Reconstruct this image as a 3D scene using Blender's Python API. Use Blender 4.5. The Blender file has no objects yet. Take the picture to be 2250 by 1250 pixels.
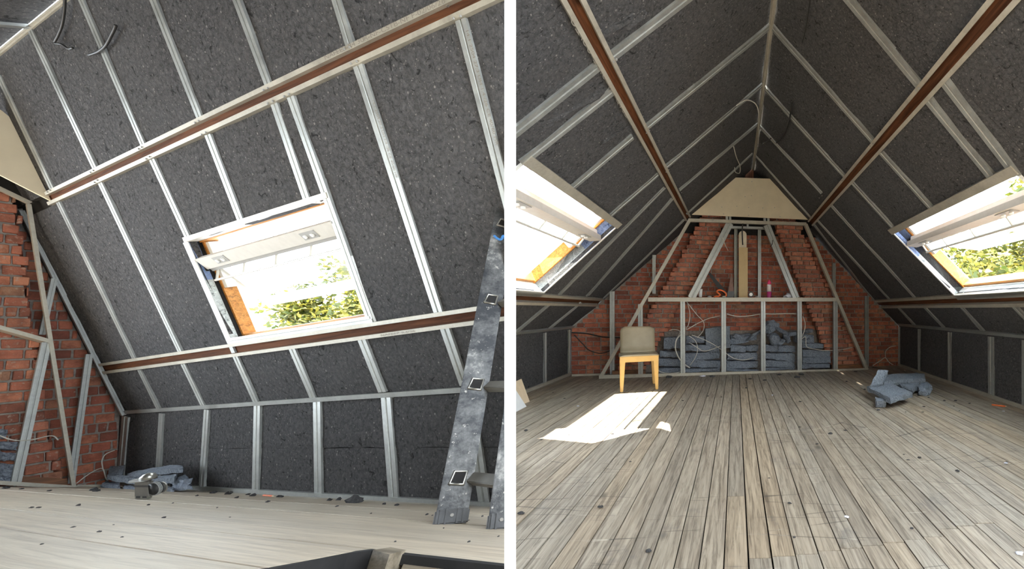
import bpy, bmesh, math, random
from mathutils import Vector as V, Matrix, noise
random.seed(7)
SC = bpy.context.scene
COL = SC.collection

# ------------------------------------------------------------------ camera
F, CX, CY, CAMZ = 900.0, 1650.0, 680.0, 1.0322          # focal length and principal point, px of 2250 x 1250
cam = bpy.data.cameras.new('camera')
cam.sensor_width = 36.0
cam.lens = F / 2250 * 36
cam.shift_x = (1125 - CX) / 2250
cam.shift_y = (CY - 625) / 2250
cam.clip_start = 0.02
camo = bpy.data.objects.new('camera', cam)
COL.objects.link(camo)
camo.location = (0, 0, CAMZ)
camo.rotation_euler = (math.pi / 2, 0, 0)
SC.camera = camo

# ------------------------------------------------------------------ light
SKY = 12.0
SUN = 60.0
SUN_DIR = V((0.40, 0.455, -1.0))
w = bpy.data.worlds.new('sky'); SC.world = w
w.use_nodes = True
bg = w.node_tree.nodes['Background']
bg.inputs[0].default_value = (0.83, 0.92, 1.0, 1)
bg.inputs[1].default_value = SKY
sl = bpy.data.lights.new('sun', 'SUN'); sl.energy = SUN; sl.angle = 0.009; sl.color = (1, 0.93, 0.8)
so = bpy.data.objects.new('sun', sl); COL.objects.link(so)
so.rotation_euler = SUN_DIR.to_track_quat('-Z', 'Y').to_euler()
so.location = (-4, -3, 8)
SC.view_settings.view_transform = 'Standard'
SC.view_settings.look = 'None'
SC.view_settings.gamma = 1.0
SC.view_settings.use_curve_mapping = False
SC.view_settings.exposure = 0.2
SC.cycles.use_denoising = True
SC.cycles.max_bounces = 6
SC.cycles.diffuse_bounces = 4
SC.cycles.glossy_bounces = 2
SC.cycles.transparent_max_bounces = 8
SC.cycles.use_adaptive_sampling = True
SC.cycles.adaptive_threshold = .02

# ------------------------------------------------------------------ frames of the two rooms
class Frame:
    """an attic room: local x across (ridge at 0), y towards the gable, z up; placed rigidly before the camera"""
    def __init__(s, rows, o, k=1.0):
        a = V(rows[0]).normalized(); d = V(rows[1]); d = (d - a * a.dot(d)).normalized(); f = a.cross(d)
        s.r, s.d, s.f, s.o = a, d, f, V(o)
        A = Matrix((a, f, -d))
        s.k, s.A = k, A.to_4x4()                          # k: metres per unit of the room's own coordinates
        s.M = Matrix.Translation((0, 0, CAMZ)) @ s.A @ Matrix.Scale(k, 4) @ Matrix.Translation(-s.o)
        s.Mi = s.M.inverted()
        s.q = A.to_quaternion()
    def at(s, px, py, pl, off=0.0):
        ray = s.r * ((px - CX) / F) + s.d * ((py - CY) / F) + s.f
        n, c = pl
        return s.o + ray * ((c + off - n.dot(s.o)) / n.dot(ray))
    def px(s, p):
        c = V(p) - s.o; z = c.dot(s.f)
        return CX + F * c.dot(s.r) / z, CY + F * c.dot(s.d) / z

def plane3(n, p):
    n = V(n).normalized(); return (n, n.dot(V(p)))

ya = 0.0366
RM = Frame(((math.cos(ya), -math.sin(ya), 0), (0, 0, -1)), (-.2898, -7.0067, 1.0322))      # the room with the chair
LM = Frame(((0.3165, -0.9442, -0.0909), (0.0404, 0.1091, -0.9932)), (-1.1212, -7.4585, .8984), .752)  # the room with the ladder
XK, HK, HR, XL = 2.689, .7358, 3.4023, 2.897
GS = .1476
lXK, lHK, lHR, lT = .8625, .7229, 3.7288, .37
UP = V((0, 0, 1))
# planes: normal points INTO the room
R_FLOOR = plane3((0, 0, 1), (0, 0, 0))
R_SR = plane3((-(HR - HK), 0, -XK), (XK, 0, HK))
R_SL = plane3(((HR - HK), 0, -XL), (-XL, 0, HK))
R_KR = plane3((-1, 0, 0), (XK, 0, 0))
R_KL = plane3((1, 0, 0), (-XL, 0, 0))
R_G = plane3((GS, -1, 0), (0, 0, 0))
R_GF = plane3((.1776, -1, 0), (0, -.4004, 0))
L_FLOOR = plane3((lT, 0, 1), (lXK, 0, 0))
L_S = plane3((-(lHR - lHK), 0, -lXK), (lXK, 0, lHK))
L_K = plane3((-1, 0, 0), (lXK, 0, 0))
L_G = plane3((0, -1, 0), (0, 0.0, 0))
L_GF = plane3((0, -1, 0), (0, -.25, 0))

# ------------------------------------------------------------------ materials
MATS = {}
def nt(name):
    m = bpy.data.materials.new(name); m.use_nodes = True
    MATS[name] = m
    t = m.node_tree
    return m, t, t.nodes['Principled BSDF']
def node(t, kind, **kw):
    n = t.nodes.new(kind)
    for k, v in kw.items():
        if k in n.inputs.keys() if isinstance(k, str) else False: n.inputs[k].default_value = v
        else: setattr(n, k, v)
    return n
def ramp(t, stops, inp):
    r = t.nodes.new('ShaderNodeValToRGB')
    el = r.color_ramp.elements
    while len(el) > 1: el.remove(el[-1])
    el[0].position = stops[0][0]; el[0].color = (*stops[0][1], 1) if len(stops[0][1]) == 3 else stops[0][1]
    for p, c in stops[1:]:
        e = el.new(p); e.color = (*c, 1)
    t.links.new(inp, r.inputs[0]); return r
def objco(t, scale=(1, 1, 1), rnd=False):
    tc = t.nodes.new('ShaderNodeTexCoord'); mp = t.nodes.new('ShaderNodeMapping')
    mp.inputs['Scale'].default_value = scale
    t.links.new(tc.outputs['Object'], mp.inputs[0])
    if rnd:
        oi = t.nodes.new('ShaderNodeObjectInfo'); mu = t.nodes.new('ShaderNodeMath'); mu.operation = 'MULTIPLY'
        mu.inputs[1].default_value = 37.0; t.links.new(oi.outputs['Random'], mu.inputs[0])
        t.links.new(mu.outputs[0], mp.inputs['Location'])
    return mp.outputs[0]
def noise_n(t, co, scale, detail=4, rough=.6, dist=0.0):
    n = t.nodes.new('ShaderNodeTexNoise'); n.inputs['Scale'].default_value = scale
    n.inputs['Detail'].default_value = detail; n.inputs['Roughness'].default_value = rough
    n.inputs['Distortion'].default_value = dist
    t.links.new(co, n.inputs['Vector']); return n
def mixc(t, fac, a, b, mode='MIX'):
    m = t.nodes.new('ShaderNodeMix'); m.data_type = 'RGBA'; m.blend_type = mode
    for i, x in ((0, fac), (6, a), (7, b)):
        if hasattr(x, 'links') or hasattr(x, 'is_linked'): t.links.new(x, m.inputs[i])
        else: m.inputs[i].default_value = x if i == 0 else (*x, 1)
    return m.outputs[2]
def bump(t, b, h, strength, dist=.01):
    n = t.nodes.new('ShaderNodeBump'); n.inputs['Strength'].default_value = strength; n.inputs['Distance'].default_value = dist
    t.links.new(h, n.inputs['Height']); t.links.new(n.outputs[0], b.inputs['Normal'])
def plain(name, col, rough=.6, metal=0.0, var=.12, scale=25, bmp=.1, **kw):
    m, t, b = nt(name)
    co = objco(t); n = noise_n(t, co, scale)
    lo = tuple(c * (1 - var) for c in col); hi = tuple(min(1, c * (1 + var)) for c in col)
    r = ramp(t, [(.3, lo), (.7, hi)], n.outputs[0])
    t.links.new(r.outputs[0], b.inputs['Base Color'])
    b.inputs['Roughness'].default_value = rough; b.inputs['Metallic'].default_value = metal
    if bmp: bump(t, b, n.outputs[0], bmp, .003)
    for k, v in kw.items(): b.inputs[k].default_value = v
    return m
def felt(name, lo, hi, fleck, k=1.0):
    m, t, b = nt(name)
    co = objco(t)
    n1 = noise_n(t, co, 2.2, 3); n2 = noise_n(t, co, 48 * k, 5, .8, .6)
    c = ramp(t, [(.36, lo), (.5, tuple((x + y) / 2 for x, y in zip(lo, hi))), (.64, hi)], n2.outputs[0]).outputs[0]
    c = mixc(t, ramp(t, [(.35, (0, 0, 0)), (.7, (.4,) * 3)], n1.outputs[0]).outputs[0], c, tuple((x * .75 + y * .25) for x, y in zip(hi, lo)))
    for sc, lo_, hi_, sel0 in ((26 * k, .10, .17, .60), (60 * k, .12, .2, .55)):
        v = t.nodes.new('ShaderNodeTexVoronoi'); v.inputs['Scale'].default_value = sc
        t.links.new(co, v.inputs['Vector'])
        fm = ramp(t, [(lo_, (1, 1, 1)), (hi_, (0, 0, 0))], v.outputs['Distance']).outputs[0]
        sel = ramp(t, [(sel0, (0, 0, 0)), (sel0 + .04, (.7, .7, .7))], v.outputs['Color']).outputs[0]
        c = mixc(t, mixc(t, 1.0, fm, sel, 'MULTIPLY'), c, fleck)
    d = ramp(t, [(.60, (0, 0, 0)), (.67, (.9,) * 3)], noise_n(t, co, 22 * k, 4, .65, 1.2).outputs[0]).outputs[0]
    c = mixc(t, d, c, tuple(x * .45 for x in lo))
    t.links.new(c, b.inputs['Base Color'])
    b.inputs['Roughness'].default_value = .95
    b.inputs['Specular IOR Level'].default_value = .1
    bump(t, b, n2.outputs[0], 1.0, .02)
    return m
felt('felt', (.050, .050, .053), (.135, .132, .135), (.34, .32, .31))
felt('felt_blue', (.12, .145, .18), (.38, .42, .48), (.6, .62, .66), 1.3)
felt('felt_pile', (.10, .12, .15), (.40, .45, .54), (.6, .62, .68), 1.2)

def brick_mat(name, dark, mid, lightc, pale=.62):
    m, t, b = nt(name)
    oi = t.nodes.new('ShaderNodeObjectInfo'); ge = t.nodes.new('ShaderNodeNewGeometry')
    ad = t.nodes.new('ShaderNodeMath'); ad.operation = 'ADD'
    t.links.new(oi.outputs['Random'], ad.inputs[0]); t.links.new(ge.outputs['Random Per Island'], ad.inputs[1])
    fr = t.nodes.new('ShaderNodeMath'); fr.operation = 'FRACT'; t.links.new(ad.outputs[0], fr.inputs[0])
    base = ramp(t, [(0, dark), (.45, mid), (.9, lightc), (1, (.30, .16, .10))], fr.outputs[0]).outputs[0]
    co = objco(t, rnd=True)
    n = noise_n(t, co, 40, 5, .7); n2 = noise_n(t, co, 13, 4, .7)
    c = mixc(t, ramp(t, [(.4, (0, 0, 0)), (.75, (.8,) * 3)], n2.outputs[0]).outputs[0], base, tuple(x * .45 for x in dark))
    c = mixc(t, ramp(t, [(pale, (0, 0, 0)), (pale + .1, (.6,) * 3)], n.outputs[0]).outputs[0], c, (.42, .36, .3))
    t.links.new(c, b.inputs['Base Color']); b.inputs['Roughness'].default_value = .9
    bump(t, b, n.outputs[0], .7, .01)
brick_mat('brick', (.21, .068, .045), (.39, .115, .068), (.49, .175, .098))
brick_mat('brick_old', (.25, .09, .058), (.42, .14, .085), (.54, .21, .12), .56)
plain('mortar', (.27, .24, .21), .95, var=.35, scale=30, bmp=.6)
plain('mortar_dark', (.22, .19, .17), .95, var=.35, scale=30, bmp=.6)

def metal(name, col, rough, met=.75):
    m, t, b = nt(name)
    co = objco(t)
    n = noise_n(t, co, 9, 3); v = t.nodes.new('ShaderNodeTexVoronoi'); v.inputs['Scale'].default_value = 70
    t.links.new(co, v.inputs['Vector'])
    c = mixc(t, .35, ramp(t, [(.3, tuple(x * .72 for x in col)), (.7, tuple(min(1, x * 1.12) for x in col))], n.outputs[0]).outputs[0],
             ramp(t, [(0, tuple(x * .8 for x in col)), (1, tuple(min(1, x * 1.15) for x in col))], v.outputs['Color']).outputs[0])
    t.links.new(c, b.inputs['Base Color'])
    b.inputs['Metallic'].default_value = met
    r = ramp(t, [(.3, (rough - .1,) * 3), (.7, (rough + .12,) * 3)], n.outputs[0])
    t.links.new(r.outputs[0], b.inputs['Roughness'])
    return m
metal('steel', (.36, .37, .355), .47, .6)
metal('steel_track', (.42, .39, .325), .5, .35)
metal('alu', (.5, .5, .49), .42, .7)

def wood(name, cols, axis='y', gscale=1.0, rough=.65, scratch=False, knots=True, spec=.5, gf=.7):
    m, t, b = nt(name)
    sc = {'y': (1, .05, 1), 'x': (.05, 1, 1), 'z': (1, 1, .05)}[axis]
    co = objco(t, sc, rnd=True); co0 = objco(t)
    n = noise_n(t, co, 14 * gscale, 6, .65, 2.2)
    n2 = noise_n(t, co, 38 * gscale, 5, .7, 1.0)
    n3 = noise_n(t, co, 2.0 * gscale, 3, .6)
    c = ramp(t, [(.28, cols[0]), (.5, cols[1]), (.72, cols[2])], n.outputs[0]).outputs[0]
    g = ramp(t, [(.38, (.36, .34, .32)), (.5, (.95,) * 3), (.62, (1.18,) * 3)], n2.outputs[0]).outputs[0]
    c = mixc(t, gf, c, g, 'MULTIPLY')
    oi = t.nodes.new('ShaderNodeObjectInfo')
    tint = ramp(t, [(0, (.76, .74, .73)), (.3, (1.0, .95, .9)), (.6, (.92, .93, .95)), (.8, (1.06, .95, .82)), (1, (.85, .86, .88))], oi.outputs['Random']).outputs[0]
    c = mixc(t, .85, c, tint, 'MULTIPLY')
    if knots:
        kn = t.nodes.new('ShaderNodeTexVoronoi'); kn.inputs['Scale'].default_value = 2.3
        mk = objco(t, (1, .55, 1) if axis == 'y' else (.55, 1, 1), rnd=True); t.links.new(mk, kn.inputs['Vector'])
        c = mixc(t, ramp(t, [(.03, (.8,) * 3), (.075, (0, 0, 0))], kn.outputs['Distance']).outputs[0], c, tuple(x * .35 for x in cols[0]))
    if scratch:
        for (ang, s, th) in ((.10, 4, .008), (-.14, 2.8, .006), (.62, 2.2, .006)):
            mp = t.nodes.new('ShaderNodeMapping'); mp.inputs['Rotation'].default_value = (0, 0, ang); mp.inputs['Scale'].default_value = (.10, 1, .0)
            tc = t.nodes.new('ShaderNodeTexCoord'); t.links.new(tc.outputs['Object'], mp.inputs[0])
            vv = t.nodes.new('ShaderNodeTexVoronoi'); vv.feature = 'DISTANCE_TO_EDGE'; vv.inputs['Scale'].default_value = s
            t.links.new(mp.outputs[0], vv.inputs['Vector'])
            ln = ramp(t, [(th * .3, (.75,) * 3), (th, (0, 0, 0))], vv.outputs['Distance']).outputs[0]
            mk = ramp(t, [(.52, (0, 0, 0)), (.6, (1, 1, 1))], noise_n(t, co0, 1.3 + s * .3, 2).outputs[0]).outputs[0]
            wh = ramp(t, [(.57, (0, 0, 0)), (.6, (1, 1, 1))], noise_n(t, co0, 3.3, 1).outputs[0]).outputs[0]
            c = mixc(t, mixc(t, 1.0, ln, mk, 'MULTIPLY'), c, mixc(t, wh, (.055, .045, .04), (.52, .46, .38)))
        st = ramp(t, [(.60, (0, 0, 0)), (.72, (.5,) * 3)], noise_n(t, co0, 4.3, 4, .7).outputs[0]).outputs[0]
        c = mixc(t, st, c, (.12, .11, .105))
    t.links.new(c, b.inputs['Base Color']); b.inputs['Roughness'].default_value = rough
    b.inputs['Specular IOR Level'].default_value = spec
    bump(t, b, n2.outputs[0], .25, .003)
    return m
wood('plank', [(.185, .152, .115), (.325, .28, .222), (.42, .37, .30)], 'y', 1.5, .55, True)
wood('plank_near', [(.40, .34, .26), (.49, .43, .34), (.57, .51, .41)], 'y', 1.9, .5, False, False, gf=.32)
wood('purlin_wood', [(.045, .017, .008), (.088, .034, .015), (.135, .054, .023)], 'y', 1.0, .8, spec=.12)
wood('pine', [(.50, .19, .03), (.62, .27, .05), (.72, .36, .09)], 'y', 1.2, .5)
wood('ridge_wood', [(.10, .035, .016), (.17, .06, .028), (.22, .085, .04)], 'z', 1.0, .6)
wood('base_wood', [(.12, .05, .02), (.20, .085, .035), (.28, .13, .06)], 'x', 1.0, .6)
wood('joist_wood', [(.12, .095, .065), (.22, .18, .125), (.32, .27, .2)], 'y', 1.0, .7)
plain('gypsum', (.62, .53, .38), .9, var=.06, scale=6, bmp=.05)
plain('gypsum_edge', (.60, .50, .36), .9, var=.1, bmp=.1)
plain('white_wall', (.93, .93, .93), .8, var=.01, scale=8, bmp=.02)
plain('dark_void', (.012, .011, .011), .95, var=.3)  # near-black standing in for shade in seams, gaps and openings
plain('pvc_white', (.80, .79, .76), .4, var=.03, bmp=0)
plain('sash_grey', (.52, .50, .46), .45, var=.05, bmp=0)
plain('plate_grey', (.30, .30, .29), .4, var=.05, bmp=0)
plain('reveal_white', (.78, .79, .78), .85, var=.1, scale=60, bmp=.5)
felt('reveal_felt', (.42, .48, .49), (.86, .9, .9), (.9, .9, .9))
felt('reveal_blue', (.14, .22, .48), (.42, .54, .82), (.8, .85, .9))
plain('cable_white', (.55, .53, .48), .5, var=.05, bmp=0)
plain('cable_black', (.02, .02, .02), .5, var=.1, bmp=0)
plain('rubber', (.035, .035, .037), .6, var=.3, scale=30, bmp=.3)
plain('chair_shell', (.33, .275, .185), .5, var=.10, scale=7, bmp=.05)
plain('chair_leg_sunlit', (.62, .37, .11), .45, var=.06, scale=7, bmp=.03)  # yellow of sun glowing through the plastic is put into the colour
plain('saw_blade', (.012, .012, .013), .6, metal=.0, var=.2, bmp=0)
plain('saw_rust', (.13, .065, .045), .5, metal=.3, var=.3, bmp=.1)
plain('orange', (.85, .17, .04), .45, var=.05, bmp=0)
plain('black_plastic', (.022, .022, .024), .4, var=.2, bmp=0)
plain('grinder_grey', (.14, .13, .115), .4, var=.15, bmp=.05)
plain('grinder_metal', (.35, .34, .31), .3, metal=.8, var=.15, bmp=.05)
plain('pink', (.75, .05, .17), .3, var=.05, bmp=0)
plain('pink_liquid', (.48, .05, .20), .15, var=.05, bmp=0)
plain('clear_plastic', (.72, .62, .62), .2, var=.05, bmp=0)
plain('cup_white', (.8, .81, .82), .4, var=.03, bmp=0)
plain('cloth_white', (.66, .68, .78), .8, var=.12, bmp=.2)
plain('cardboard', (.52, .385, .21), .85, var=.05, scale=12, bmp=.05)
plain('board_pale', (.62, .55, .42), .7, var=.12, scale=9, bmp=.1)
plain('mdf', (.66, .52, .36), .8, var=.05, bmp=.05)
plain('blue_rope', (.03, .16, .42), .7, var=.3, scale=200, bmp=.5)
plain('ink', (.22, .2, .17), .7, var=.1, bmp=0)
plain('bark', (.10, .075, .05), .9, var=.3, bmp=.5)
def leafm():
    m, t, b = nt('leaf')
    ge = t.nodes.new('ShaderNodeNewGeometry')
    r = ramp(t, [(0, (.03, .046, .006)), (.5, (.085, .09, .011)), (1, (.16, .13, .016))], ge.outputs['Random Per Island'])
    t.links.new(r.outputs[0], b.inputs['Base Color']); b.inputs['Roughness'].default_value = .6
    tr = t.nodes.new('ShaderNodeBsdfTranslucent'); t.links.new(r.outputs[0], tr.inputs[0])
    mx = t.nodes.new('ShaderNodeMixShader'); mx.inputs[0].default_value = .4
    t.links.new(b.outputs[0], mx.inputs[1]); t.links.new(tr.outputs[0], mx.inputs[2])
    t.links.new(mx.outputs[0], t.nodes['Material Output'].inputs[0])
leafm()
def glassm():
    m, t, b = nt('glass')
    tr = t.nodes.new('ShaderNodeBsdfTransparent'); tr.inputs[0].default_value = (.93, .96, .96, 1)
    gl = t.nodes.new('ShaderNodeBsdfGlossy'); gl.inputs['Roughness'].default_value = .02
    df = t.nodes.new('ShaderNodeBsdfDiffuse'); df.inputs[0].default_value = (.8, .82, .82, 1)
    n = noise_n(t, objco(t), 5, 4)
    du = ramp(t, [(.45, (.03,) * 3), (.65, (.22,) * 3)], n.outputs[0])
    m1 = t.nodes.new('ShaderNodeMixShader'); t.links.new(du.outputs[0], m1.inputs[0])
    t.links.new(tr.outputs[0], m1.inputs[1]); t.links.new(df.outputs[0], m1.inputs[2])
    mx = t.nodes.new('ShaderNodeMixShader'); mx.inputs[0].default_value = .06
    t.links.new(m1.outputs[0], mx.inputs[1]); t.links.new(gl.outputs[0], mx.inputs[2])
    t.links.new(mx.outputs[0], t.nodes['Material Output'].inputs[0])
glassm()
def ladder_mat():
    m, t, b = nt('ladder_paint')
    co = objco(t)
    n = noise_n(t, co, 7, 5, .75); n2 = noise_n(t, co, 60, 4, .7); n3 = noise_n(t, co, 3.2, 3, .6, .5)
    c = ramp(t, [(.42, (.012, .013, .016)), (.56, (.08, .08, .08)), (.70, (.30, .29, .275))], n.outputs[0]).outputs[0]
    c = mixc(t, ramp(t, [(.62, (0, 0, 0)), (.68, (.7,) * 3)], n2.outputs[0]).outputs[0], c, (.36, .34, .31))
    c = mixc(t, ramp(t, [(.63, (0, 0, 0)), (.65, (.9,) * 3)], n3.outputs[0]).outputs[0], c, (.55, .47, .38))
    t.links.new(c, b.inputs['Base Color']); b.inputs['Roughness'].default_value = .45; b.inputs['Metallic'].default_value = .3
    bump(t, b, n2.outputs[0], .3, .003)
ladder_mat()

# ------------------------------------------------------------------ mesh building
class MB:
    def __init__(s): s.v = []; s.f = []
    def add(s, vs, fs):
        o = len(s.v); s.v += [V(p) for p in vs]; s.f += [tuple(i + o for i in f) for f in fs]; return s
    def hexa(s, c):      # 8 corners: bottom 4 (ccw), top 4
        return s.add(c, [(3, 2, 1, 0), (4, 5, 6, 7), (0, 1, 5, 4), (1, 2, 6, 5), (2, 3, 7, 6), (3, 0, 4, 7)])
    def box(s, c, size, ax=None):
        c = V(c); a = ax or (V((1, 0, 0)), V((0, 1, 0)), V((0, 0, 1)))
        h = [a[i] * size[i] / 2 for i in range(3)]
        return s.hexa([c + h[0] * i + h[1] * j + h[2] * k for k in (-1, 1) for i, j in ((-1, -1), (1, -1), (1, 1), (-1, 1))])
    def prism(s, poly, ext):
        n = len(poly); poly = [V(p) for p in poly]; ext = V(ext)
        vs = poly + [p + ext for p in poly]
        return s.add(vs, [tuple(range(n - 1, -1, -1)), tuple(range(n, 2 * n))] + [(i, (i + 1) % n, n + (i + 1) % n, n + i) for i in range(n)])
    def sweep(s, A, B, n, sec, nB=None):
        """extrude a closed section [(across, out)] from A to B; n = outward normal"""
        A, B, n = V(A), V(B), V(n).normalized()
        d = (B - A).normalized(); a = d.cross(n).normalized(); n2 = a.cross(d).normalized()
        k = len(sec)
        vs = [A + a * x + n2 * y for x, y in sec] + [B + a * x + n2 * y for x, y in sec]
        return s.add(vs, [tuple(range(k)), tuple(range(2 * k - 1, k - 1, -1))] + [(i, k + i, k + (i + 1) % k, (i + 1) % k) for i in range(k)])
    def tube(s, pts, r, seg=6, cap=True):
        pts = [V(p) for p in pts]; rings = []
        up = None
        for i, p in enumerate(pts):
            d = (pts[min(i + 1, len(pts) - 1)] - pts[max(i - 1, 0)])
            d = d.normalized() if d.length > 1e-9 else V((0, 0, 1))
            if up is None or abs(up.dot(d)) > .98: up = V((0, 0, 1)) if abs(d.z) < .9 else V((1, 0, 0))
            a = d.cross(up).normalized(); b = a.cross(d).normalized(); up = b
            rr = r[i] if isinstance(r, (list, tuple)) else r
            rings.append([p + (a * math.cos(t) + b * math.sin(t)) * rr for t in [2 * math.pi * k / seg for k in range(seg)]])
        vs = [q for g in rings for q in g]; fs = []
        for i in range(len(pts) - 1):
            for k in range(seg):
                fs.append((i * seg + k, i * seg + (k + 1) % seg, (i + 1) * seg + (k + 1) % seg, (i + 1) * seg + k))
        if cap: fs += [tuple(range(seg - 1, -1, -1)), tuple((len(pts) - 1) * seg + k for k in range(seg))]
        return s.add(vs, fs)
    def lathe(s, base, prof, up=(0, 0, 1), seg=16):
        up = V(up).normalized(); base = V(base)
        return s.tube([base + up * h for r, h in prof], [max(r, 1e-4) for r, h in prof], seg)

def spline(pts, k=6):
    pts = [V(p) for p in pts]; out = []
    for i in range(len(pts) - 1):
        p0, p1, p2, p3 = pts[max(i - 1, 0)], pts[i], pts[i + 1], pts[min(i + 2, len(pts) - 1)]
        for j in range(k):
            t = j / k
            out.append(.5 * (2 * p1 + (p2 - p0) * t + (2 * p0 - 5 * p1 + 4 * p2 - p3) * t * t + (3 * p1 - p0 - 3 * p2 + p3) * t ** 3))
    return out + [pts[-1]]

def props(o, label=None, cat=None, group=None, kind=None):
    if label: o['label'] = label
    if cat: o['category'] = cat
    if group: o['group'] = group
    if kind: o['kind'] = kind
    return o
CUT = []      # (object, room)
def put(name, mb, mat, fr, parent=None, origin=None, smooth=False, bevel=0.0, cut=True):
    """mesh in the room's own coordinates -> one object"""
    if parent is not None: org = parent['_o']; org = V(org)
    else:
        if origin is None:
            xs = [p.x for p in mb.v]; ys = [p.y for p in mb.v]; zs = [p.z for p in mb.v]
            origin = ((min(xs) + max(xs)) / 2, (min(ys) + max(ys)) / 2, min(zs))
        org = V(origin)
    me = bpy.data.meshes.new(name)
    me.from_pydata([(p - org) * fr.k for p in mb.v], [], mb.f)
    bm = bmesh.new(); bm.from_mesh(me)
    if bevel:
        bmesh.ops.bevel(bm, geom=[e for e in bm.edges if len(e.link_faces) == 2 and e.calc_face_angle(0) > .5], offset=bevel * fr.k, segments=2, affect='EDGES', clamp_overlap=True)
    bmesh.ops.recalc_face_normals(bm, faces=bm.faces)
    bm.to_mesh(me); bm.free()
    if smooth:
        for p in me.polygons: p.use_smooth = True
    me.materials.append(MATS[mat])
    o = bpy.data.objects.new(name, me); COL.objects.link(o)
    if parent is not None: o.parent = parent
    else: o.matrix_world = Matrix.Translation(fr.M @ org) @ fr.A
    o['_o'] = tuple(org)
    if cut: CUT.append((o, fr))
    return o
def thing(name, fr, loc, label, cat, group=None, kind=None):
    o = bpy.data.objects.new(name, None); COL.objects.link(o)
    o.empty_display_size = .05
    o.matrix_world = Matrix.Translation(fr.M @ V(loc)) @ fr.A; o['_o'] = tuple(V(loc))
    return props(o, label, cat, group, kind)

def chan(w, d):      # face of a furring channel with its middle groove
    g = w * .10
    return [(-w / 2, -d), (-w / 2, 0), (-w * .09, 0), (-w * .05, -g), (w * .05, -g), (w * .09, 0), (w / 2, 0), (w / 2, -d)]
def flat(w, d): return [(-w / 2, -d), (-w / 2, 0), (w / 2, 0), (w / 2, -d)]
def member(name, fr, pl, a, b, w, parent, mat='steel', d=.03, out=.012, style=chan, pla=None):
    n = pl[0]
    A = fr.at(*a, pl) if len(a) == 2 else V(a); B = fr.at(*b, pl) if len(b) == 2 else V(b)
    m = MB().sweep(A + n * out, B + n * out, n, style(w, d))
    return put(name, m, mat, fr, parent)
def screws(fr, pl, pts, parent, r=.006, out=.013, mat='plate_grey'):
    for p in pts:
        c = fr.at(*p, pl) if len(p) == 2 else V(p)
        n = pl[0]
        put('screw', MB().tube([c + n * (out - .002), c + n * (out + .004)], r, 6), mat, fr, parent)

def panel(name, fr, corners, n, th, parent, mat='felt', nu=7, nv=7, amp=.006, edge=.004, seed=0):
    """a felt batt: slab with an uneven face and slightly ragged edges; corners in order around"""
    c = [V(p) for p in corners]; n = V(n).normalized(); mb = MB()
    rnd = random.Random(seed * 131 + 7)
    def P(i, j, front):
        u, v = i / nu, j / nv
        p = c[0] * (1 - u) * (1 - v) + c[1] * u * (1 - v) + c[2] * u * v + c[3] * (1 - u) * v
        if i in (0, nu): p = p + (c[1] - c[0]).normalized() * rnd.uniform(-edge, edge)
        if j in (0, nv): p = p + (c[3] - c[0]).normalized() * rnd.uniform(-edge, edge)
        if front: p = p + n * (amp * noise.noise(p * 3.1 + V((seed, 0, 0))) * 1.6 + rnd.uniform(-amp, amp) * .25 - (amp * .8 if i in (0, nu) or j in (0, nv) else 0))
        else: p = p - n * th
        return p
    fr_ = [[P(i, j, True) for i in range(nu + 1)] for j in range(nv + 1)]
    vs = [p for row in fr_ for p in row]
    bk = [fr_[0][0] - n * th, fr_[0][nu] - n * th, fr_[nv][nu] - n * th, fr_[nv][0] - n * th]
    W = nu + 1; fs = [(j * W + i, j * W + i + 1, (j + 1) * W + i + 1, (j + 1) * W + i) for j in range(nv) for i in range(nu)]
    o = len(vs); vs += bk
    fs.append((o + 3, o + 2, o + 1, o))
    fs += [tuple(range(nu, -1, -1)) + (o, o + 1), tuple(nv * W + i for i in range(nu + 1)) + (o + 2, o + 3),
           tuple(j * W for j in range(nv + 1)) + (o + 3, o), tuple(j * W + nu for j in range(nv, -1, -1)) + (o + 1, o + 2)]
    mb.add(vs, fs)
    return put(name, mb, mat, fr, parent)

def batt(name, fr, corners, down, label, group, mat='felt_blue', n=(7, 6, 2), amp=.008, arch=0.0, seed=1, ragged=0.0):
    """a loose insulation piece: top quad corners + thickness vector"""
    c = [V(p) for p in corners]; down = V(down); nu, nv, nw = n
    rnd = random.Random(seed); idx = {}; mb = MB(); vs = []
    def vid(i, j, k):
        if (i, j, k) not in idx:
            u, v, w_ = i / nu, j / nv, k / nw
            p = c[0] * (1 - u) * (1 - v) + c[1] * u * (1 - v) + c[2] * u * v + c[3] * (1 - u) * v + down * w_
            p = p - down.normalized() * arch * math.sin(math.pi * u)
            q = noise.noise_vector(p * 9 + V((seed * 3.7, 0, 0))) * amp
            ed = (i in (0, nu)) + (j in (0, nv)) + (k in (0, nw))
            p = p + q + V([rnd.uniform(-1, 1) for _ in '123']) * (amp * .35 + (ragged if ed > 1 else 0))
            if ed >= 2:
                ctr = (c[0] + c[1] + c[2] + c[3]) / 4 + down / 2
                p = p + (ctr - p) * .02
            idx[(i, j, k)] = len(vs); vs.append(p)
        return idx[(i, j, k)]
    fs = []
    for i in range(nu):
        for j in range(nv):
            for k in (0, nw): fs.append((vid(i, j, k), vid(i + 1, j, k), vid(i + 1, j + 1, k), vid(i, j + 1, k)))
    for i in range(nu):
        for k in range(nw):
            for j in (0, nv): fs.append((vid(i, j, k), vid(i + 1, j, k), vid(i + 1, j, k + 1), vid(i, j, k + 1)))
    for j in range(nv):
        for k in range(nw):
            for i in (0, nu): fs.append((vid(i, j, k), vid(i, j + 1, k), vid(i, j + 1, k + 1), vid(i, j, k + 1)))
    mb.add(vs, fs)
    o = put(name, mb, mat, fr)
    return props(o, label, 'insulation', group)

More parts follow.
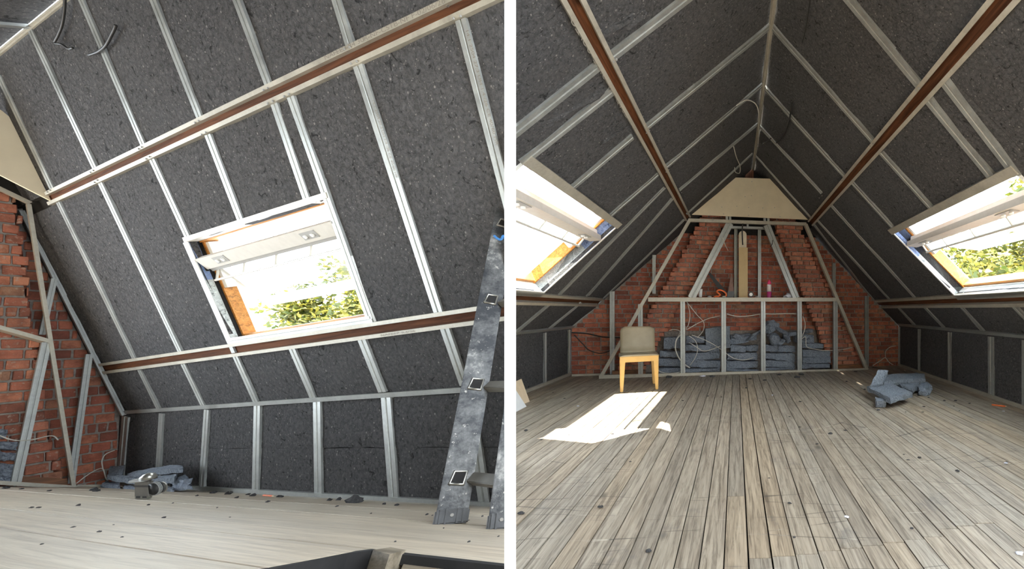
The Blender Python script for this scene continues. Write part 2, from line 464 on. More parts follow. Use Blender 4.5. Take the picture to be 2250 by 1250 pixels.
def lettering(text, fr, A, B, n, h, parent, mat='ink', out=.0015, upside=False):
    cu = bpy.data.curves.new('lettering', 'FONT'); cu.body = text; cu.size = 1.0
    tmp = bpy.data.objects.new('lettering', cu); COL.objects.link(tmp)
    dg = bpy.context.evaluated_depsgraph_get(); dg.update()
    me = bpy.data.meshes.new_from_object(tmp.evaluated_get(dg))
    bpy.data.objects.remove(tmp); 
    xs = [v.co.x for v in me.vertices]; x0, x1 = min(xs), max(xs)
    A, B, n = V(A), V(B), V(n).normalized(); d = (B - A); L = d.length; d.normalize(); u = n.cross(d).normalized()
    org = V(parent['_o'])
    for v in me.vertices:
        v.co = (A + d * ((v.co.x - x0) / (x1 - x0) * L) + u * (v.co.y * h) + n * out - org) * fr.k
    me.materials.clear(); me.materials.append(MATS[mat])
    o = bpy.data.objects.new('lettering', me); COL.objects.link(o); o.parent = parent; o['_o'] = tuple(org)
    return o

# ================================================================== structure shared by both rooms
def slopeR(x, y): return V((x, y, HK + (HR - HK) * (1 - abs(x) / (XK if x >= 0 else XL))))
def slopeL(x, y): return V((x, y, lHK + (lHR - lHK) * (1 - x / lXK)))

# ---- the white partition between the two rooms (tapers towards its free end)
def cam_pt(px, Z, z): return V(((px - CX) / F * Z, Z, z))
WORLD = Frame(((1, 0, 0), (0, 0, -1)), (0, 0, CAMZ))
ZN = 1.60
mb = MB()
prof = [(ZN, -.35), (2.7, -.5), (2.7, 1.2), (2.7, 1.9), (ZN, 2.62)]
mb.add([cam_pt(1108.2, Z, z) for Z, z in prof] + [cam_pt(1133.8, Z, z) for Z, z in prof],
       [(4, 3, 2, 1, 0), (5, 6, 7, 8, 9)] + [(i, (i + 1) % 5, 5 + (i + 1) % 5, 5 + i) for i in range(5)])
props(put('wall_middle', mb, 'white_wall', WORLD, cut=False), 'plain white partition wall dividing the two attic rooms', 'wall', kind='structure')

lf = put('floor', MB().box((-2.2, -.6, -1.3), (11.0, 9.5, .1)), 'joist_wood', WORLD, cut=False)  # unseen slab added to stop sky light coming up from below
props(lf, 'added unseen slab under both rooms, stopping sky light from below', 'floor', kind='structure')
# ---- bricks
BRK = {}
def brick_mesh(L, D, H, i, mat):
    key = (round(L, 3), D, H, i, mat)
    if key not in BRK:
        r = random.Random(hash((round(L * 1000), i)) & 0xffff)
        m = MB().box((0, 0, 0), (L, D, H))
        me = bpy.data.meshes.new('brick')
        me.from_pydata([p + V([r.uniform(-.0025, .0025) for _ in 'abc']) for p in m.v], [], m.f)
        bm = bmesh.new(); bm.from_mesh(me)
        bmesh.ops.bevel(bm, geom=bm.edges[:], offset=.0035, segments=1, affect='EDGES')
        bmesh.ops.recalc_face_normals(bm, faces=bm.faces); bm.to_mesh(me); bm.free()
        me.materials.append(MATS[mat]); BRK[key] = me
    return BRK[key]
def lay(rows, course, blen, gap, rnd, z0=0.0):
    """rows: list of (course index, [(x0, x1)...]) -> bricks (x centre, z centre, length)"""
    out = []
    for k, spans in rows:
        z = z0 + (k + .5) * course
        for a, b in spans:
            L = blen if k % 2 else blen * (.5 if k % 6 == 0 else 1)
            x = a + (0 if k % 2 else -blen / 2 if k % 6 else 0)
            while x < b - .012:
                e = x + L; s, t = max(x, a), min(e, b)
                if t - s > blen * .18: out.append(((s + t) / 2, z, t - s - gap))
                x = e
    return out
def set_bricks(fr, parent, bricks, posfn, rotz, D, H, mat, limit=300, jit=.006):
    """posfn(x, z) -> point of the brick's centre; the nearest 'limit' are single parts, the rest one part"""
    org = V(parent['_o']); rest = MB(); rnd = random.Random(5)
    rnd.shuffle(bricks)
    for i, (x, z, L) in enumerate(bricks):
        L = round(L / .012) * .012
        p = posfn(x, z) + V((0, rnd.uniform(-jit, jit), 0))
        if i < limit:
            o = bpy.data.objects.new('brick', brick_mesh(L * fr.k, D * fr.k, H * fr.k, i % 3, mat)); COL.objects.link(o); o.parent = parent
            o.location = (p - org) * fr.k; o.rotation_euler = (rnd.uniform(-.01, .01), rnd.uniform(-.012, .012), rotz + rnd.uniform(-.015, .015))
            o['_o'] = tuple(org)
        else:
            rest.box(p, (L, D, H), (V((math.cos(rotz), math.sin(rotz), 0)), V((-math.sin(rotz), math.cos(rotz), 0)), UP))
    if rest.v:
        o = put('brick_courses', rest, mat, fr, parent); o['kind'] = 'stuff'

# ================================================================== ROOM WITH THE CHAIR
# ---- floor
fl = put('floor', MB().box((-.1, -3.4, -.05), (5.7, 8.2, .05)), 'dark_void', RM, origin=(0, -3.4, -.05))
props(fl, 'worn grey-brown plank floor of the room with the chair', 'floor', kind='structure')
PW, PX0 = .0997, -.239
jl = [RM.at(*p, R_FLOOR) for p in ((1647, 1228), (1749, 1220), (1947, 1194), (2081, 1175))]
def joint_y(x):
    for a, b in zip(jl, jl[1:]):
        if a.x <= x <= b.x: return a.y + (b.y - a.y) * (x - a.x) / (b.x - a.x)
rj = random.Random(3)
for k in range(-27, 30):
    x0 = PX0 + k * PW; x1 = x0 + PW
    if x1 < -XL - .02 or x0 > XK + .02: continue
    yf, yn = GS * (x0 + .05) + .02, -7.3
    cuts = []
    j = joint_y(x0 + PW / 2)
    if j is not None: cuts.append(j)
    elif 9 <= k <= 11: cuts.append(RM.at(2168 + (k - 9) * 42, 1160 - (k - 9) * 6, R_FLOOR).y)
    elif k == -1: cuts.append(RM.at(1578, 1091, R_FLOOR).y)
    elif rj.random() < .25: cuts.append(rj.uniform(-4.2, -1.2))
    ys = [yn] + cuts + [yf]
    for a, b in zip(ys, ys[1:]):
        g = .0055 if k != 0 else .009
        dz = rj.uniform(-.0015, .0015)
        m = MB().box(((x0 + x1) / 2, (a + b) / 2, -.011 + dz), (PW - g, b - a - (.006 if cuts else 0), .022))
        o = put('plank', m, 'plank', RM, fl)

# ---- gable wall of brick behind everything
def gpt(x, z, off=0.0): return V((x, GS * x, z)) + R_G[0] * off
rot_g = math.atan(GS)
poly = [gpt(-XL, 0), gpt(XK, 0), gpt(XK, HK), gpt(0, HR), gpt(-XL, HK)]
wb = put('wall_back', MB().prism([p - R_G[0] * .008 for p in poly], -R_G[0] * .12), 'mortar_dark', RM, origin=(0, 0, 0))
props(wb, 'red brick gable wall behind the stud frame in the room with the chair', 'wall', kind='structure')
RP = (R_G[0], R_G[1] + .2)
lp0, lp1 = RM.at(1530, 490, RP), RM.at(1347, 820, RP); lq0, lq1 = RM.at(1592, 490, RP), RM.at(1406, 825, RP)
rp0, rp1 = RM.at(1698, 494, RP), RM.at(1822, 800, RP); rq0, rq1 = RM.at(1756, 497, RP), RM.at(1893, 804, RP)
def xz(a, b, z): return a.x + (b.x - a.x) * (z - a.z) / (b.z - a.z)
CH = .0745
rows = []
for k in range(0, 34):
    z = (k + .5) * CH
    lim = 1 - max(0, z + .03 - HK) / (HR - HK)
    a, b = -XL * lim, XK * lim
    la, lb, ra, rb = xz(lp0, lp1, z), xz(lq0, lq1, z), xz(rp0, rp1, z), xz(rq0, rq1, z)
    sp = []
    if la > a: sp.append((a, la + .06))
    if z > .66: sp.append((lb - .14, ra + .05))
    if rb < b: sp.append((rb - .06, b))
    rows.append((k, sp))
set_bricks(RM, wb, lay(rows, CH, .222, .012, random.Random(1)), lambda x, z: gpt(x, z, -.03), rot_g, .07, CH - .013, 'brick')
# ---- two leaning flues of the chimney
for nm, (a0, a1, b0, b1), lab in (('chimney_flue', (lp0, lp1, lq0, lq1), 'left-hand leaning brick chimney flue behind the chair'),
                                  ('chimney_flue', (rp0, rp1, rq0, rq1), 'right-hand leaning brick chimney flue beside the insulation heap')):
    base = gpt((a1.x + b1.x) / 2, 0, .1)
    t = thing(nm, RM, base, lab, 'chimney')
    zt = 2.62
    c = [V((xz(a0, a1, z), 0, z)) for z in (0, zt)] + [V((xz(b0, b1, z), 0, z)) for z in (zt, 0)]
    c = [gpt(p.x + (.05 if i < 2 else -.05), p.z, .17) for i, p in enumerate(c)]
    put('core', MB().prism(c, -R_G[0] * .16), 'mortar', RM, t)
    rr = random.Random(11); rows = []
    for k in range(1, 35):
        z = (k + .5) * CH
        j = rr.uniform(-.02, .02)
        rows.append((k, [(xz(a0, a1, z) + j, xz(b0, b1, z) + j + rr.uniform(-.01, .03))]))
    set_bricks(RM, t, lay(rows, CH, .218, .013, rr), lambda x, z: gpt(x, z, .145), rot_g, .11, CH - .014, 'brick_old', jit=.012)
    put('base_board', MB().prism([gpt(xz(a0, a1, .0) - .02, .075, .21), gpt(xz(b0, b1, 0) + .05, .075, .21), gpt(xz(b0, b1, 0) + .05, 0, .21), gpt(xz(a0, a1, 0) - .02, 0, .21)], -R_G[0] * .05), 'base_wood', RM, t)
# ridge beam end in the dark gap above the gypsum board
b0 = RM.at(1635, 345, R_G, .12); 
m = MB().prism([RM.at(1637, 335, R_G, .12), RM.at(1656, 335, R_G, .12), RM.at(1656, 400, R_G, .12), RM.at(1637, 400, R_G, .12)], -R_G[0] * .1)
props(put('ridge_post', m, 'ridge_wood', RM), 'short brown timber post in the dark gap under the ridge', 'post')
# near-black sheet painting the shade in the gap at the roof peak
m = MB().prism([gpt(-1.3, 2.3, .012), gpt(1.2, 2.3, .012), gpt(0, HR + .02, .012)], -R_G[0] * .015)
put('peak_shade', m, 'dark_void', RM, wb)

# ---- knee walls and roof slopes: felt panels on a dark backing
def slab(name, corners, n, label, cat='wall'):
    m = MB().prism([V(c) - n * .045 for c in corners], -n * .1)
    return props(put(name, m, 'dark_void', RM), label, cat, kind='structure')
kr = slab('wall_right', [(XK, .4, -.02), (XK, -7.6, -.02), (XK, -7.6, HK), (XK, .4, HK)], R_KR[0], 'low right knee wall lined with dark felt in the room with the chair')
kl = slab('wall_left', [(-XL, .0, -.02), (-XL, -7.6, -.02), (-XL, -7.6, HK), (-XL, .0, HK)], R_KL[0], 'low left knee wall lined with dark felt in the room with the chair')
ky = [.42] + [RM.at(*p, R_KR).y for p in ((2020, 770), (2087, 785), (2178, 800))]
ky += [ky[-1] - .95, ky[-1] - 1.9, ky[-1] - 2.85]
for i, (a, b) in enumerate(zip(ky, ky[1:])):
    zs = [0.02, .36 + .03 * math.sin(i * 3), HK] if i in (1, 3) else [.02, HK]
    for j, (z0, z1) in enumerate(zip(zs, zs[1:])):
        panel('felt_panel', RM, [(XK, a, z0), (XK, b, z0), (XK, b, z1), (XK, a, z1)], R_KR[0], .04, kr, seed=i * 3 + j)
kyl = [-.42] + [RM.at(1197, 790, R_KL).y, RM.at(1197, 790, R_KL).y - .92, -4.2]
for i, (a, b) in enumerate(zip(kyl, kyl[1:])):
    panel('felt_panel', RM, [(-XL, a, .02), (-XL, b, .02), (-XL, b, HK), (-XL, a, HK)], R_KL[0], .04, kl, seed=40 + i)

# windows: where they sit on the slopes (from gable side y0 to near side y1; x at the top and bottom)
WR = dict(y0=-2.40, y1=-4.44, xt=1.517, xb=2.224)
WL = dict(y0=-2.50, y1=-4.43, xt=-1.603, xb=-2.372)
LW = dict(y0=-2.415, y1=-4.15, xt=.483, xb=.7025)
P2R = (.905, .990); P1R = (2.235, 2.335)      # purlins: x at upper and lower edge, right slope
P2L = (-.998, -1.076); P1L = (-2.405, -2.49)
def slope_panels(fr, parent, S, n, ys, xs, win, seed, mat='felt', skip=None, splits=()):
    """felt panels between rafters; xs = zones [(x_top, x_bottom)]; panels are cut round the window"""
    k = seed
    for zi, (xt, xb) in enumerate(xs):
        for a, b in zip(ys[zi], ys[zi][1:]):
            cells = [(a, b, xt, xb)]
            if win and zi == 1:
                wa, wb_ = win['y0'], win['y1']
                out = []
                for (p, q, t, u) in cells:     # p > q (towards the viewer)
                    if q >= wa or p <= wb_: out.append((p, q, t, u)); continue
                    if p > wa: out.append((p, wa, t, u))
                    if q < wb_: out.append((wb_, q, t, u))
                    p2, q2 = min(p, wa), max(q, wb_)
                    out.append((p2, q2, t, win['xt'])); out.append((p2, q2, win['xb'], u))
                cells = out
            for (p, q, t, u) in cells:
                parts = [(t, u)]
                for (s0, s1, xc) in splits:
                    if p <= s0 + .01 and q >= s1 - .01 and (min(t, u) < xc < max(t, u)): parts = [(t, xc), (xc, u)]
                for (t2, u2) in parts:
                    k += 1
                    if abs(t2 - u2) < .01 or abs(p - q) < .02: continue
                    panel('felt_panel', fr, [S(t2, p), S(t2, q), S(u2, q), S(u2, p)], n, .04, parent, mat, seed=k)
def roof(name, pts, n, label, win, S):
    """dark backing of a slope with the window cut out: four strips"""
    mb = MB(); (ya_, yb_, xa, xb) = pts
    def q(p, r, t, u):
        c = [S(t, p), S(t, r), S(u, r), S(u, p)]
        mb.prism([v - n * .045 for v in c], -n * .1)
    q(ya_, win['y0'], xa, xb); q(win['y1'], yb_, xa, xb)
    q(win['y0'], win['y1'], xa, win['xt']); q(win['y0'], win['y1'], win['xb'], xb)
    return mb
cr = put('ceiling_right', roof('c', (.5, -6.3, 0.0, XK), R_SR[0], '', WR, slopeR), 'dark_void', RM)
props(cr, 'right roof slope lined with dark felt in the room with the chair', 'ceiling', kind='structure')
cl = put('ceiling_left', roof('c', (.1, -6.3, 0.0, -XL), R_SL[0], '', WL, slopeR), 'dark_void', RM)
props(cl, 'left roof slope lined with grey felt in the room with the chair', 'ceiling', kind='structure')
def sun_block_roof(S, n, pts, parent):  # unseen stretch of roof added near the camera to block the sun
    put('sun_block_roof', MB().prism([S(x, y) - n * .045 for x, y in pts], -n * .1), 'dark_void', RM, parent, cut=False)
sun_block_roof(slopeR, R_SL[0], [(0, -6.3), (0, -10.5), (-XL, -10.5), (-XL, -7.1), (-1.7, -6.3)], cl)


wf = put('wall_front_blocker', MB().box((-2.2, -9.2, 1.7), (10.0, .1, 4.2)), 'gypsum', RM, cut=False)  # unseen wall added to shut off sky light from behind
props(wf, 'added unseen wall behind the viewer, holding back sky light', 'wall', kind='structure')
up_r = [((1657, 337), (1784, 480)), ((1665, 272), (1806, 424)), ((1677, 188), (1856, 386)), ((1697, 57), (1919, 309)), ((1746, -148), (2021, 185))]
mid_r = [((1788, 492), (1922, 662)), ((1797, 484), (1956, 659)), ((1827, 451), (2013, 656)), ((1873, 400), (1970, 507)), ((1937, 334), (2057, 467)), ((2041, 218), (2191, 401)), ((2077, 178), (2236, 385))]
low_r = [((1926, 668), (1976, 718)), ((1970, 670), (2014, 719)), ((2027, 669), (2080, 725)), ((2109, 668), (2166, 733)), ((2226, 668), (2290, 735))]
def mid_y(fr, pl, pr): return (fr.at(*pr[0], pl).y + fr.at(*pr[1], pl).y) / 2
yu = [.4] + [mid_y(RM, R_SR, p) for p in up_r[1:]] + [-4.6, -5.6, -6.3]
ym = [.4] + [mid_y(RM, R_SR, p) for p in mid_r[1:6]] + [-4.60, -5.6, -6.3]
yl = [.4] + [mid_y(RM, R_SR, p) for p in low_r[1:]] + [-4.6, -5.6, -6.3]
slope_panels(RM, cr, slopeR, R_SR[0], [yu, ym, yl], [(.01, P2R[0]), (P2R[1], P1R[0]), (P1R[1], XK)], WR, 100)
up_l = [((1653, 337), (1508, 470)), ((1664, 272), (1492, 417)), ((1675, 185), (1463, 366)), ((1695, 54), (1419, 279)), ((1626, -97), (1345, 121))]
mid_l = [((1503, 482), (1327, 655)), ((1478, 435), (1291, 649)), ((1460, 411), (1229, 646)), ((1445, 382), (1330, 482)), ((1389, 299), (1245, 420)), ((1347, 196), (1144, 357)), ((1314, 142), (1110, 305))]
low_l = [((1327, 662), (1254, 720)), ((1277, 664), (1204, 724)), ((1210, 665), (1135, 728))]
yu = [.1] + [mid_y(RM, R_SL, p) for p in up_l[1:]] + [-4.6, -5.6, -6.3]
ym = [.1] + [mid_y(RM, R_SL, p) for p in mid_l[1:3]] + [mid_y(RM, R_SL, mid_l[4]), mid_y(RM, R_SL, mid_l[5]) , -4.75, -5.6, -6.3]
yl = [.1] + [mid_y(RM, R_SL, p) for p in low_l[1:]] + [-3.6, -4.5, -5.5, -6.3]
slope_panels(RM, cl, slopeR, R_SL[0], [yu, ym, yl], [(-.01, P2L[0]), (P2L[1], P1L[0]), (P1L[1], -XL)], WL, 200)

# ---- purlins
def purlin(fr, S, n, xa, xb, y0, y1, label, group):
    a, b = S(xa, 0), S(xb, 0); mid = (a + b) / 2; wd = (a - b).length
    A = V((mid.x, y0, mid.z)); B = V((mid.x, y1, mid.z))
    o = put('purlin', MB().sweep(A - n * .004, B - n * .004, n, flat(wd * .6, .12)), 'purlin_wood', fr)
    props(o, label, 'beam', group)
    return wd
def edge_tracks(fr, S, n, xa, xb, y0, y1, parent, k=.27):
    a, b = S(xa, 0), S(xb, 0); wd = (a - b).length; d = (b - a).normalized()
    for c in (a + d * wd * k / 2, b - d * wd * k / 2):
        put('edge_track', MB().sweep(V((c.x, y0, c.z)) + n * .02, V((c.x, y1, c.z)) + n * .02, n, flat(wd * k, .035)), 'steel_track', fr, parent)
# ---- rafter channels on both slopes
for side, pl, ups, mids, lows, p2, p1, cx_, lab in (
        ('r', R_SR, up_r, mid_r, low_r, P2R, P1R, XK, 'galvanised channel grid on the right slope above the loose batts'),
        ('l', R_SL, up_l, mid_l, low_l, P2L, P1L, -XL, 'galvanised channel grid on the left slope above the chair')):
    t = thing('ceiling_frame', RM, slopeR(cx_, -2), lab, 'metal frame', 'metal ceiling grids')
    for i, (a, b) in enumerate(ups + mids + lows):
        if side == 'l' and (a, b) in ((mid_l[3]),): pass
        member('rafter_channel', RM, pl, a, b, .075 if i else .06, t)
    ye = .30 if side == 'r' else -.42
    edge_tracks(RM, slopeR, pl[0], p2[0], p2[1], -.28 if side == 'r' else -.62, -6.2, t, .235)
    edge_tracks(RM, slopeR, pl[0], p1[0] - .02 * (1 if side == 'r' else -1), p1[1] + .02 * (1 if side == 'r' else -1), ye, -6.2, t, .24)
    s = 1 if side == 'r' else -1
    # ridge angle, knee angle
    put('ridge_angle', MB().sweep(slopeR(.012 * s, -.1) + pl[0] * .02, slopeR(.012 * s, -6.2) + pl[0] * .02, pl[0], flat(.026, .02)), 'steel_track', RM, t)
    put('knee_angle', MB().sweep(slopeR(cx_ - .03 * s, ye) + pl[0] * .02, slopeR(cx_ - .03 * s, -6.2) + pl[0] * .02, pl[0], flat(.05, .02)), 'steel', RM, t)
    w_ = WR if s > 0 else WL
    for xq in (w_['xt'] - .03 * s, ):
        put('window_track', MB().sweep(slopeR(xq, w_['y0'] + .03) + pl[0] * .02, slopeR(xq, w_['y1'] - .03) + pl[0] * .02, pl[0], flat(.075, .03)), 'steel_track', RM, t)
    put('window_track', MB().sweep(slopeR(w_['xb'] + .02 * s, w_['y0']) + pl[0] * .02, slopeR(w_['xb'] + .02 * s, w_['y1']) + pl[0] * .02, pl[0], flat(.06, .03)), 'steel', RM, t)
    for (a, b) in ups[1:]: screws(RM, pl, [(b[0] - 3, b[1] + 8), (b[0] + 3, b[1] + 3)], t, .007, .024)
    if s < 0:
        c = slopeR(p2[1] + .035, 0)
        lettering('CSTB-NF-3.02-06/26', RM, V((-1.085, -4.05, 2.409)), V((-1.085, -5.05, 2.409)), pl[0], -.045, t, out=.0225)
purlin(RM, slopeR, R_SR[0], P2R[0], P2R[1], -.25, -6.2, 'upper brown timber purlin crossing the right slope of the room with the chair', 'timber purlins')
purlin(RM, slopeR, R_SR[0], P1R[0], P1R[1], .42, -6.2, 'lower brown timber purlin under the right-hand roof window of the room with the chair', 'timber purlins')
purlin(RM, slopeR, R_SL[0], P2L[0], P2L[1], -.6, -6.2, 'upper brown timber purlin crossing the left slope above the chair', 'timber purlins')
purlin(RM, slopeR, R_SL[0], P1L[0], P1L[1], -.42, -6.2, 'lower brown timber purlin under the left roof window near the chair', 'timber purlins')

# ---- knee wall studs
for side, pl, label, studs, base in (
        ('r', R_KR, 'metal stud frame of the right knee wall beside the loose batts', [((1976, 719), (1976, 803), .08), ((2020, 722), (2020, 817), .075), ((2087, 729), (2087, 843), .085), ((2178, 738), (2179, 872), .1)], XK),
        ('l', R_KL, 'metal stud frame of the left knee wall behind the chair', [((1250, 720), (1250, 826), .09), ((1197, 726), (1197, 852), .07)], -XL)):
    t = thing('stud_frame', RM, (base, -2, 0), label, 'metal frame', 'knee wall stud frames')
    for a, b, w_ in studs:
        A = RM.at(*a, pl); B = RM.at(*b, pl); A.z = HK - .02; B.z = .01
        put('stud', MB().sweep(A + pl[0] * .012, B + pl[0] * .012, pl[0], chan(w_, .03)), 'steel', RM, t)
    if side == 'r':
        for yy in (-2.9, -3.8, -4.7): put('stud', MB().sweep(V((base, yy, HK - .02)) + pl[0] * .012, V((base, yy, .01)) + pl[0] * .012, pl[0], chan(.09, .03)), 'steel', RM, t)
    put('floor_track', MB().sweep(V((base, .4 if side == 'r' else -.4, .02)) + pl[0] * .02, V((base, -6.2, .02)) + pl[0] * .02, pl[0], flat(.045, .04)), 'steel_track', RM, t)

# ---- gable stud frame
t = thing('stud_frame', RM, RM.at(1600, 822, R_GF), 'metal stud frame with a shelf rail in front of the brick chimney', 'metal frame')
g = R_GF
def gm(name, a, b, px, mat='steel', style=chan, off=0.0, d=.045): 
    pl = (g[0], g[1] + off); k = (RM.at(*a, pl) - RM.o).dot(RM.f) / F
    A, B = RM.at(*a, pl), RM.at(*b, pl)
    return put(name, MB().sweep(A, B, g[0], style(px * k, d)), mat, RM, t)
gm('floor_track', (1316, 829), (1908, 813), 9, 'steel_track', flat, .01)
gm('shelf_rail', (1424, 658), (1840, 658), 9, 'steel_track', flat, .012, .33)
for x, y0, y1 in ((1407, 668, 827), (1500, 662, 825), (1590, 662, 822), (1677, 662, 820), (1757, 662, 818), (1836, 662, 816)):
    gm('stud', (x, y0), (x + .5, y1), 10)
gm('sloping_stud', (1516, 482), (1319, 830), 7, 'steel_track', flat, .014, .06)
gm('sloping_stud', (1771, 492), (1906, 812), 7, 'steel_track', flat, .014, .06)
gm('sloping_stud', (1604, 490), (1519, 655), 16); gm('sloping_stud', (1685, 494), (1750, 655), 15)
gm('top_track', (1513, 483), (1772, 492), 7, 'steel_track', flat, .012, .06)
gm('top_track', (1608, 499), (1684, 501), 5, 'steel', flat, -.12, .06)
for x in (1597, 1604, 1680, 1688): gm('tie', (x, 473), (x + 1, 492), 5, 'steel', flat, .0, .03)
gm('tie', (1643, 490), (1643, 501), 4, 'steel', flat, -.1, .03)
for x in (1617, 1669): gm('stud', (x, 500), (x, 654), 7, 'steel', chan, -.3)
t = thing('stud_frame', RM, RM.at(1345, 820, R_G), 'metal studs standing against the outer brick of the gable in the room with the chair', 'metal frame')
for a, b, px in (((1345, 640), (1345, 823), 10), ((1437, 560), (1437, 645), 7), ((1833, 578), (1833, 655), 7), ((1905, 650), (1905, 806), 9)):
    gm('stud', a, b, px, off=-.3)
gm('floor_track', (1256, 826), (1330, 824), 7, 'steel_track', flat, -.32); gm('floor_track', (1912, 807), (1974, 804), 6, 'steel_track', flat, -.33)

# ---- gypsum board under the ridge
gb = (g[0], g[1] + .03)
c = [RM.at(*p, gb) for p in ((1507, 471), (1589, 389), (1706, 393), (1786, 483))]
o = put('gypsum_board', MB().prism(c, -g[0] * .014), 'gypsum', RM); props(o, 'cream trapezoid gypsum board under the ridge above the brick chimney', 'board')
for p in ((1535, 453), (1586, 455), (1619, 453), (1645, 456), (1676, 457), (1702, 456), (1754, 461), (1637, 432), (1651, 430), (1590, 470), (1645, 473), (1714, 476), (1652, 399)):
    q = RM.at(*p, gb); put('screw', MB().tube([q - g[0] * .002, q + g[0] * .002], .008, 6), 'plate_grey', RM, o)

# ================================================================== ROOM WITH THE LADDER
L_UP = L_FLOOR[0]
def fz(x): return lT * (lXK - x)                       # height of the floor at x
# ---- floor: planks along the room, open stairwell at the near end
fl2 = put('floor', MB().prism([V((lXK, .3, 0)) - L_UP * .034, V((lXK, -6.9, 0)) - L_UP * .034, V((.1, -6.9, fz(.1))) - L_UP * .034, V((-.2, -5.6, fz(-.2))) - L_UP * .034, V((-.9, -4.6, fz(-.9))) - L_UP * .034, V((-.9, .3, fz(-.9))) - L_UP * .034], -L_UP * .02), 'dark_void', LM)
props(fl2, 'pale worn plank floor of the room with the ladder', 'floor', kind='structure')
lw = .178
seam = [-.505 + lw * k for k in range(-3, 9)]
xr = LM.at(1000, 1226, L_FLOOR).x                      # planks right of this run past the stairwell
well = [LM.at(*p, L_FLOOR) for p in ((420, 1275), (590, 1247), (690, 1226), (760, 1213), (830, 1204))]
def ye(x):
    for p, q in zip(well, well[1:]):
        lo, hi = min(p.x, q.x), max(p.x, q.x)
        if lo <= x <= hi: return p.y + (q.y - p.y) * (x - p.x) / (q.x - p.x)
    return well[0].y if x < min(p.x for p in well) else well[-1].y
cuts = sorted(seam + [xr])
for i, (a, b) in enumerate(zip(cuts, cuts[1:])):
    b = min(b, lXK)
    if b - a < .008: continue
    g = .002 if xr not in (a, b) else .0008
    if (a + b) / 2 > xr: ya_, yb_ = -6.9, -6.9
    else: ya_, yb_ = ye(a + g), ye(b - g)
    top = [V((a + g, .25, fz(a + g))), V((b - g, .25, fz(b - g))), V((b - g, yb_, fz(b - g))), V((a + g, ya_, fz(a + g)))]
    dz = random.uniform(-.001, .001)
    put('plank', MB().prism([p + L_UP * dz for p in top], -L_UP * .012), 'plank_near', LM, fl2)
# stairwell: joist post and near-black strips and sheet that colour the opening dark
stair = thing('stair_opening', LM, LM.at(760, 1225, L_FLOOR, -.1), 'dark cut edge of the stairwell with a square timber post in the ladder room', 'stairwell')
p0 = [LM.at(*p, L_FLOOR, .005) for p in ((820, 1208), (858, 1202), (892, 1208), (856, 1218))]
put('post', MB().prism(p0, -L_UP * .3), 'joist_wood', LM, stair)
tr = [V((x, ye(x), fz(x))) for x in [well[0].x + (xr - well[0].x) * k / 6 for k in range(7)]]
for p, q in zip(tr, tr[1:]):
    put('dark_edge', MB().prism([p, q, q - L_UP * .2, p - L_UP * .2], V((-.003, -.014, 0))), 'dark_void', LM, stair)  # near-black strips added over the lit plank ends to darken the edge
p, q = V((xr, ye(xr), fz(xr))), V((xr, -6.9, fz(xr)))
put('dark_edge', MB().prism([p, q, q - L_UP * .02, p - L_UP * .02], V((-.008, 0, 0))), 'dark_void', LM, stair)
q0 = [LM.at(*p, L_FLOOR, -.02) for p in ((890, 1231), (1130, 1241), (1130, 1320), (850, 1320))]
put('step_board', MB().prism(q0, -L_UP * .012), 'joist_wood', LM, stair)
q0 = [LM.at(*p, L_FLOOR, -.06) for p in ((560, 1236), (1130, 1232), (1130, 1360), (400, 1360))]
put('well_shade', MB().prism(q0, -L_UP * .02), 'dark_void', LM, stair)  # near-black sheet painting the shade down the stairwell

# ---- knee wall, slope and gable
def slabL(name, corners, n, label, cat='wall'):
    return props(put(name, MB().prism([V(c) - n * .03 for c in corners], -n * .06), 'dark_void', LM), label, cat, kind='structure')
kw = slabL('wall_right', [(lXK, .2, -.03), (lXK, -6.6, -.03), (lXK, -6.6, lHK), (lXK, .2, lHK)], L_K[0], 'low knee wall of dark felt panels behind the ladder')
k_st = [((278, 915), (265, 1064), 14), ((357, 908), (347, 1073), 9), ((457, 900), (445, 1079), 11), ((568, 891), (564, 1083), 14), ((699, 880), (702, 1089), 16), ((850, 868), (868, 1101), 21), ((1030, 852), (1068, 1115), 24)]
ky = [.2] + [(LM.at(*a, L_K).y + LM.at(*b, L_K).y) / 2 for a, b, _ in k_st[1:]] + [-5.7, -6.6]
for i, (a, b) in enumerate(zip(ky, ky[1:])):
    zc = [.03, .37, lHK] if i not in (0,) else [.03, lHK]
    for j, (z0, z1) in enumerate(zip(zc, zc[1:])):
        panel('felt_panel', LM, [(lXK, a, z0), (lXK, b, z0), (lXK, b, z1 - .003), (lXK, a, z1 - .003)], L_K[0], .025, kw, seed=300 + i * 2 + j, amp=.005, edge=.005)
cs = put('ceiling_right', roof('c', (.2, -6.8, 0.0, lXK), L_S[0], '', LW, slopeL), 'dark_void', LM)
props(cs, 'steep dark felt roof slope above the ladder', 'ceiling', kind='structure')
lu = [((0, 168), (118, 417), 11), ((66, 60), (213, 374), 11), ((181, 0), (319, 323), 12), ((339, 0), (444, 266), 15), ((522, 0), (595, 195), 17), ((741, 0), (773, 106), 21), ((986, -5), (992, 8), 24)]
lu = [((a[0] + (a[0] - b[0]) * .2, a[1] + (a[1] - b[1]) * .2) if a[1] <= 0 else a, b, w_) for a, b, w_ in lu]
lm = [((129, 442), (297, 788), 9), ((222, 400), (398, 773), 10), ((336, 349), (417, 526), 13), ((459, 296), (534, 492), 15), ((605, 228), (679, 447), 17), ((641, 213), (819, 714), 17), ((788, 142), (967, 692), 23), ((1014, 44), (1123, 465), 26)]
ll = [((308, 812), (351, 900), 8), ((404, 799), (449, 893), 10), ((519, 782), (564, 883), 12), ((643, 764), (690, 874), 15), ((797, 746), (842, 861), 19), ((978, 718), (1022, 846), 22)]
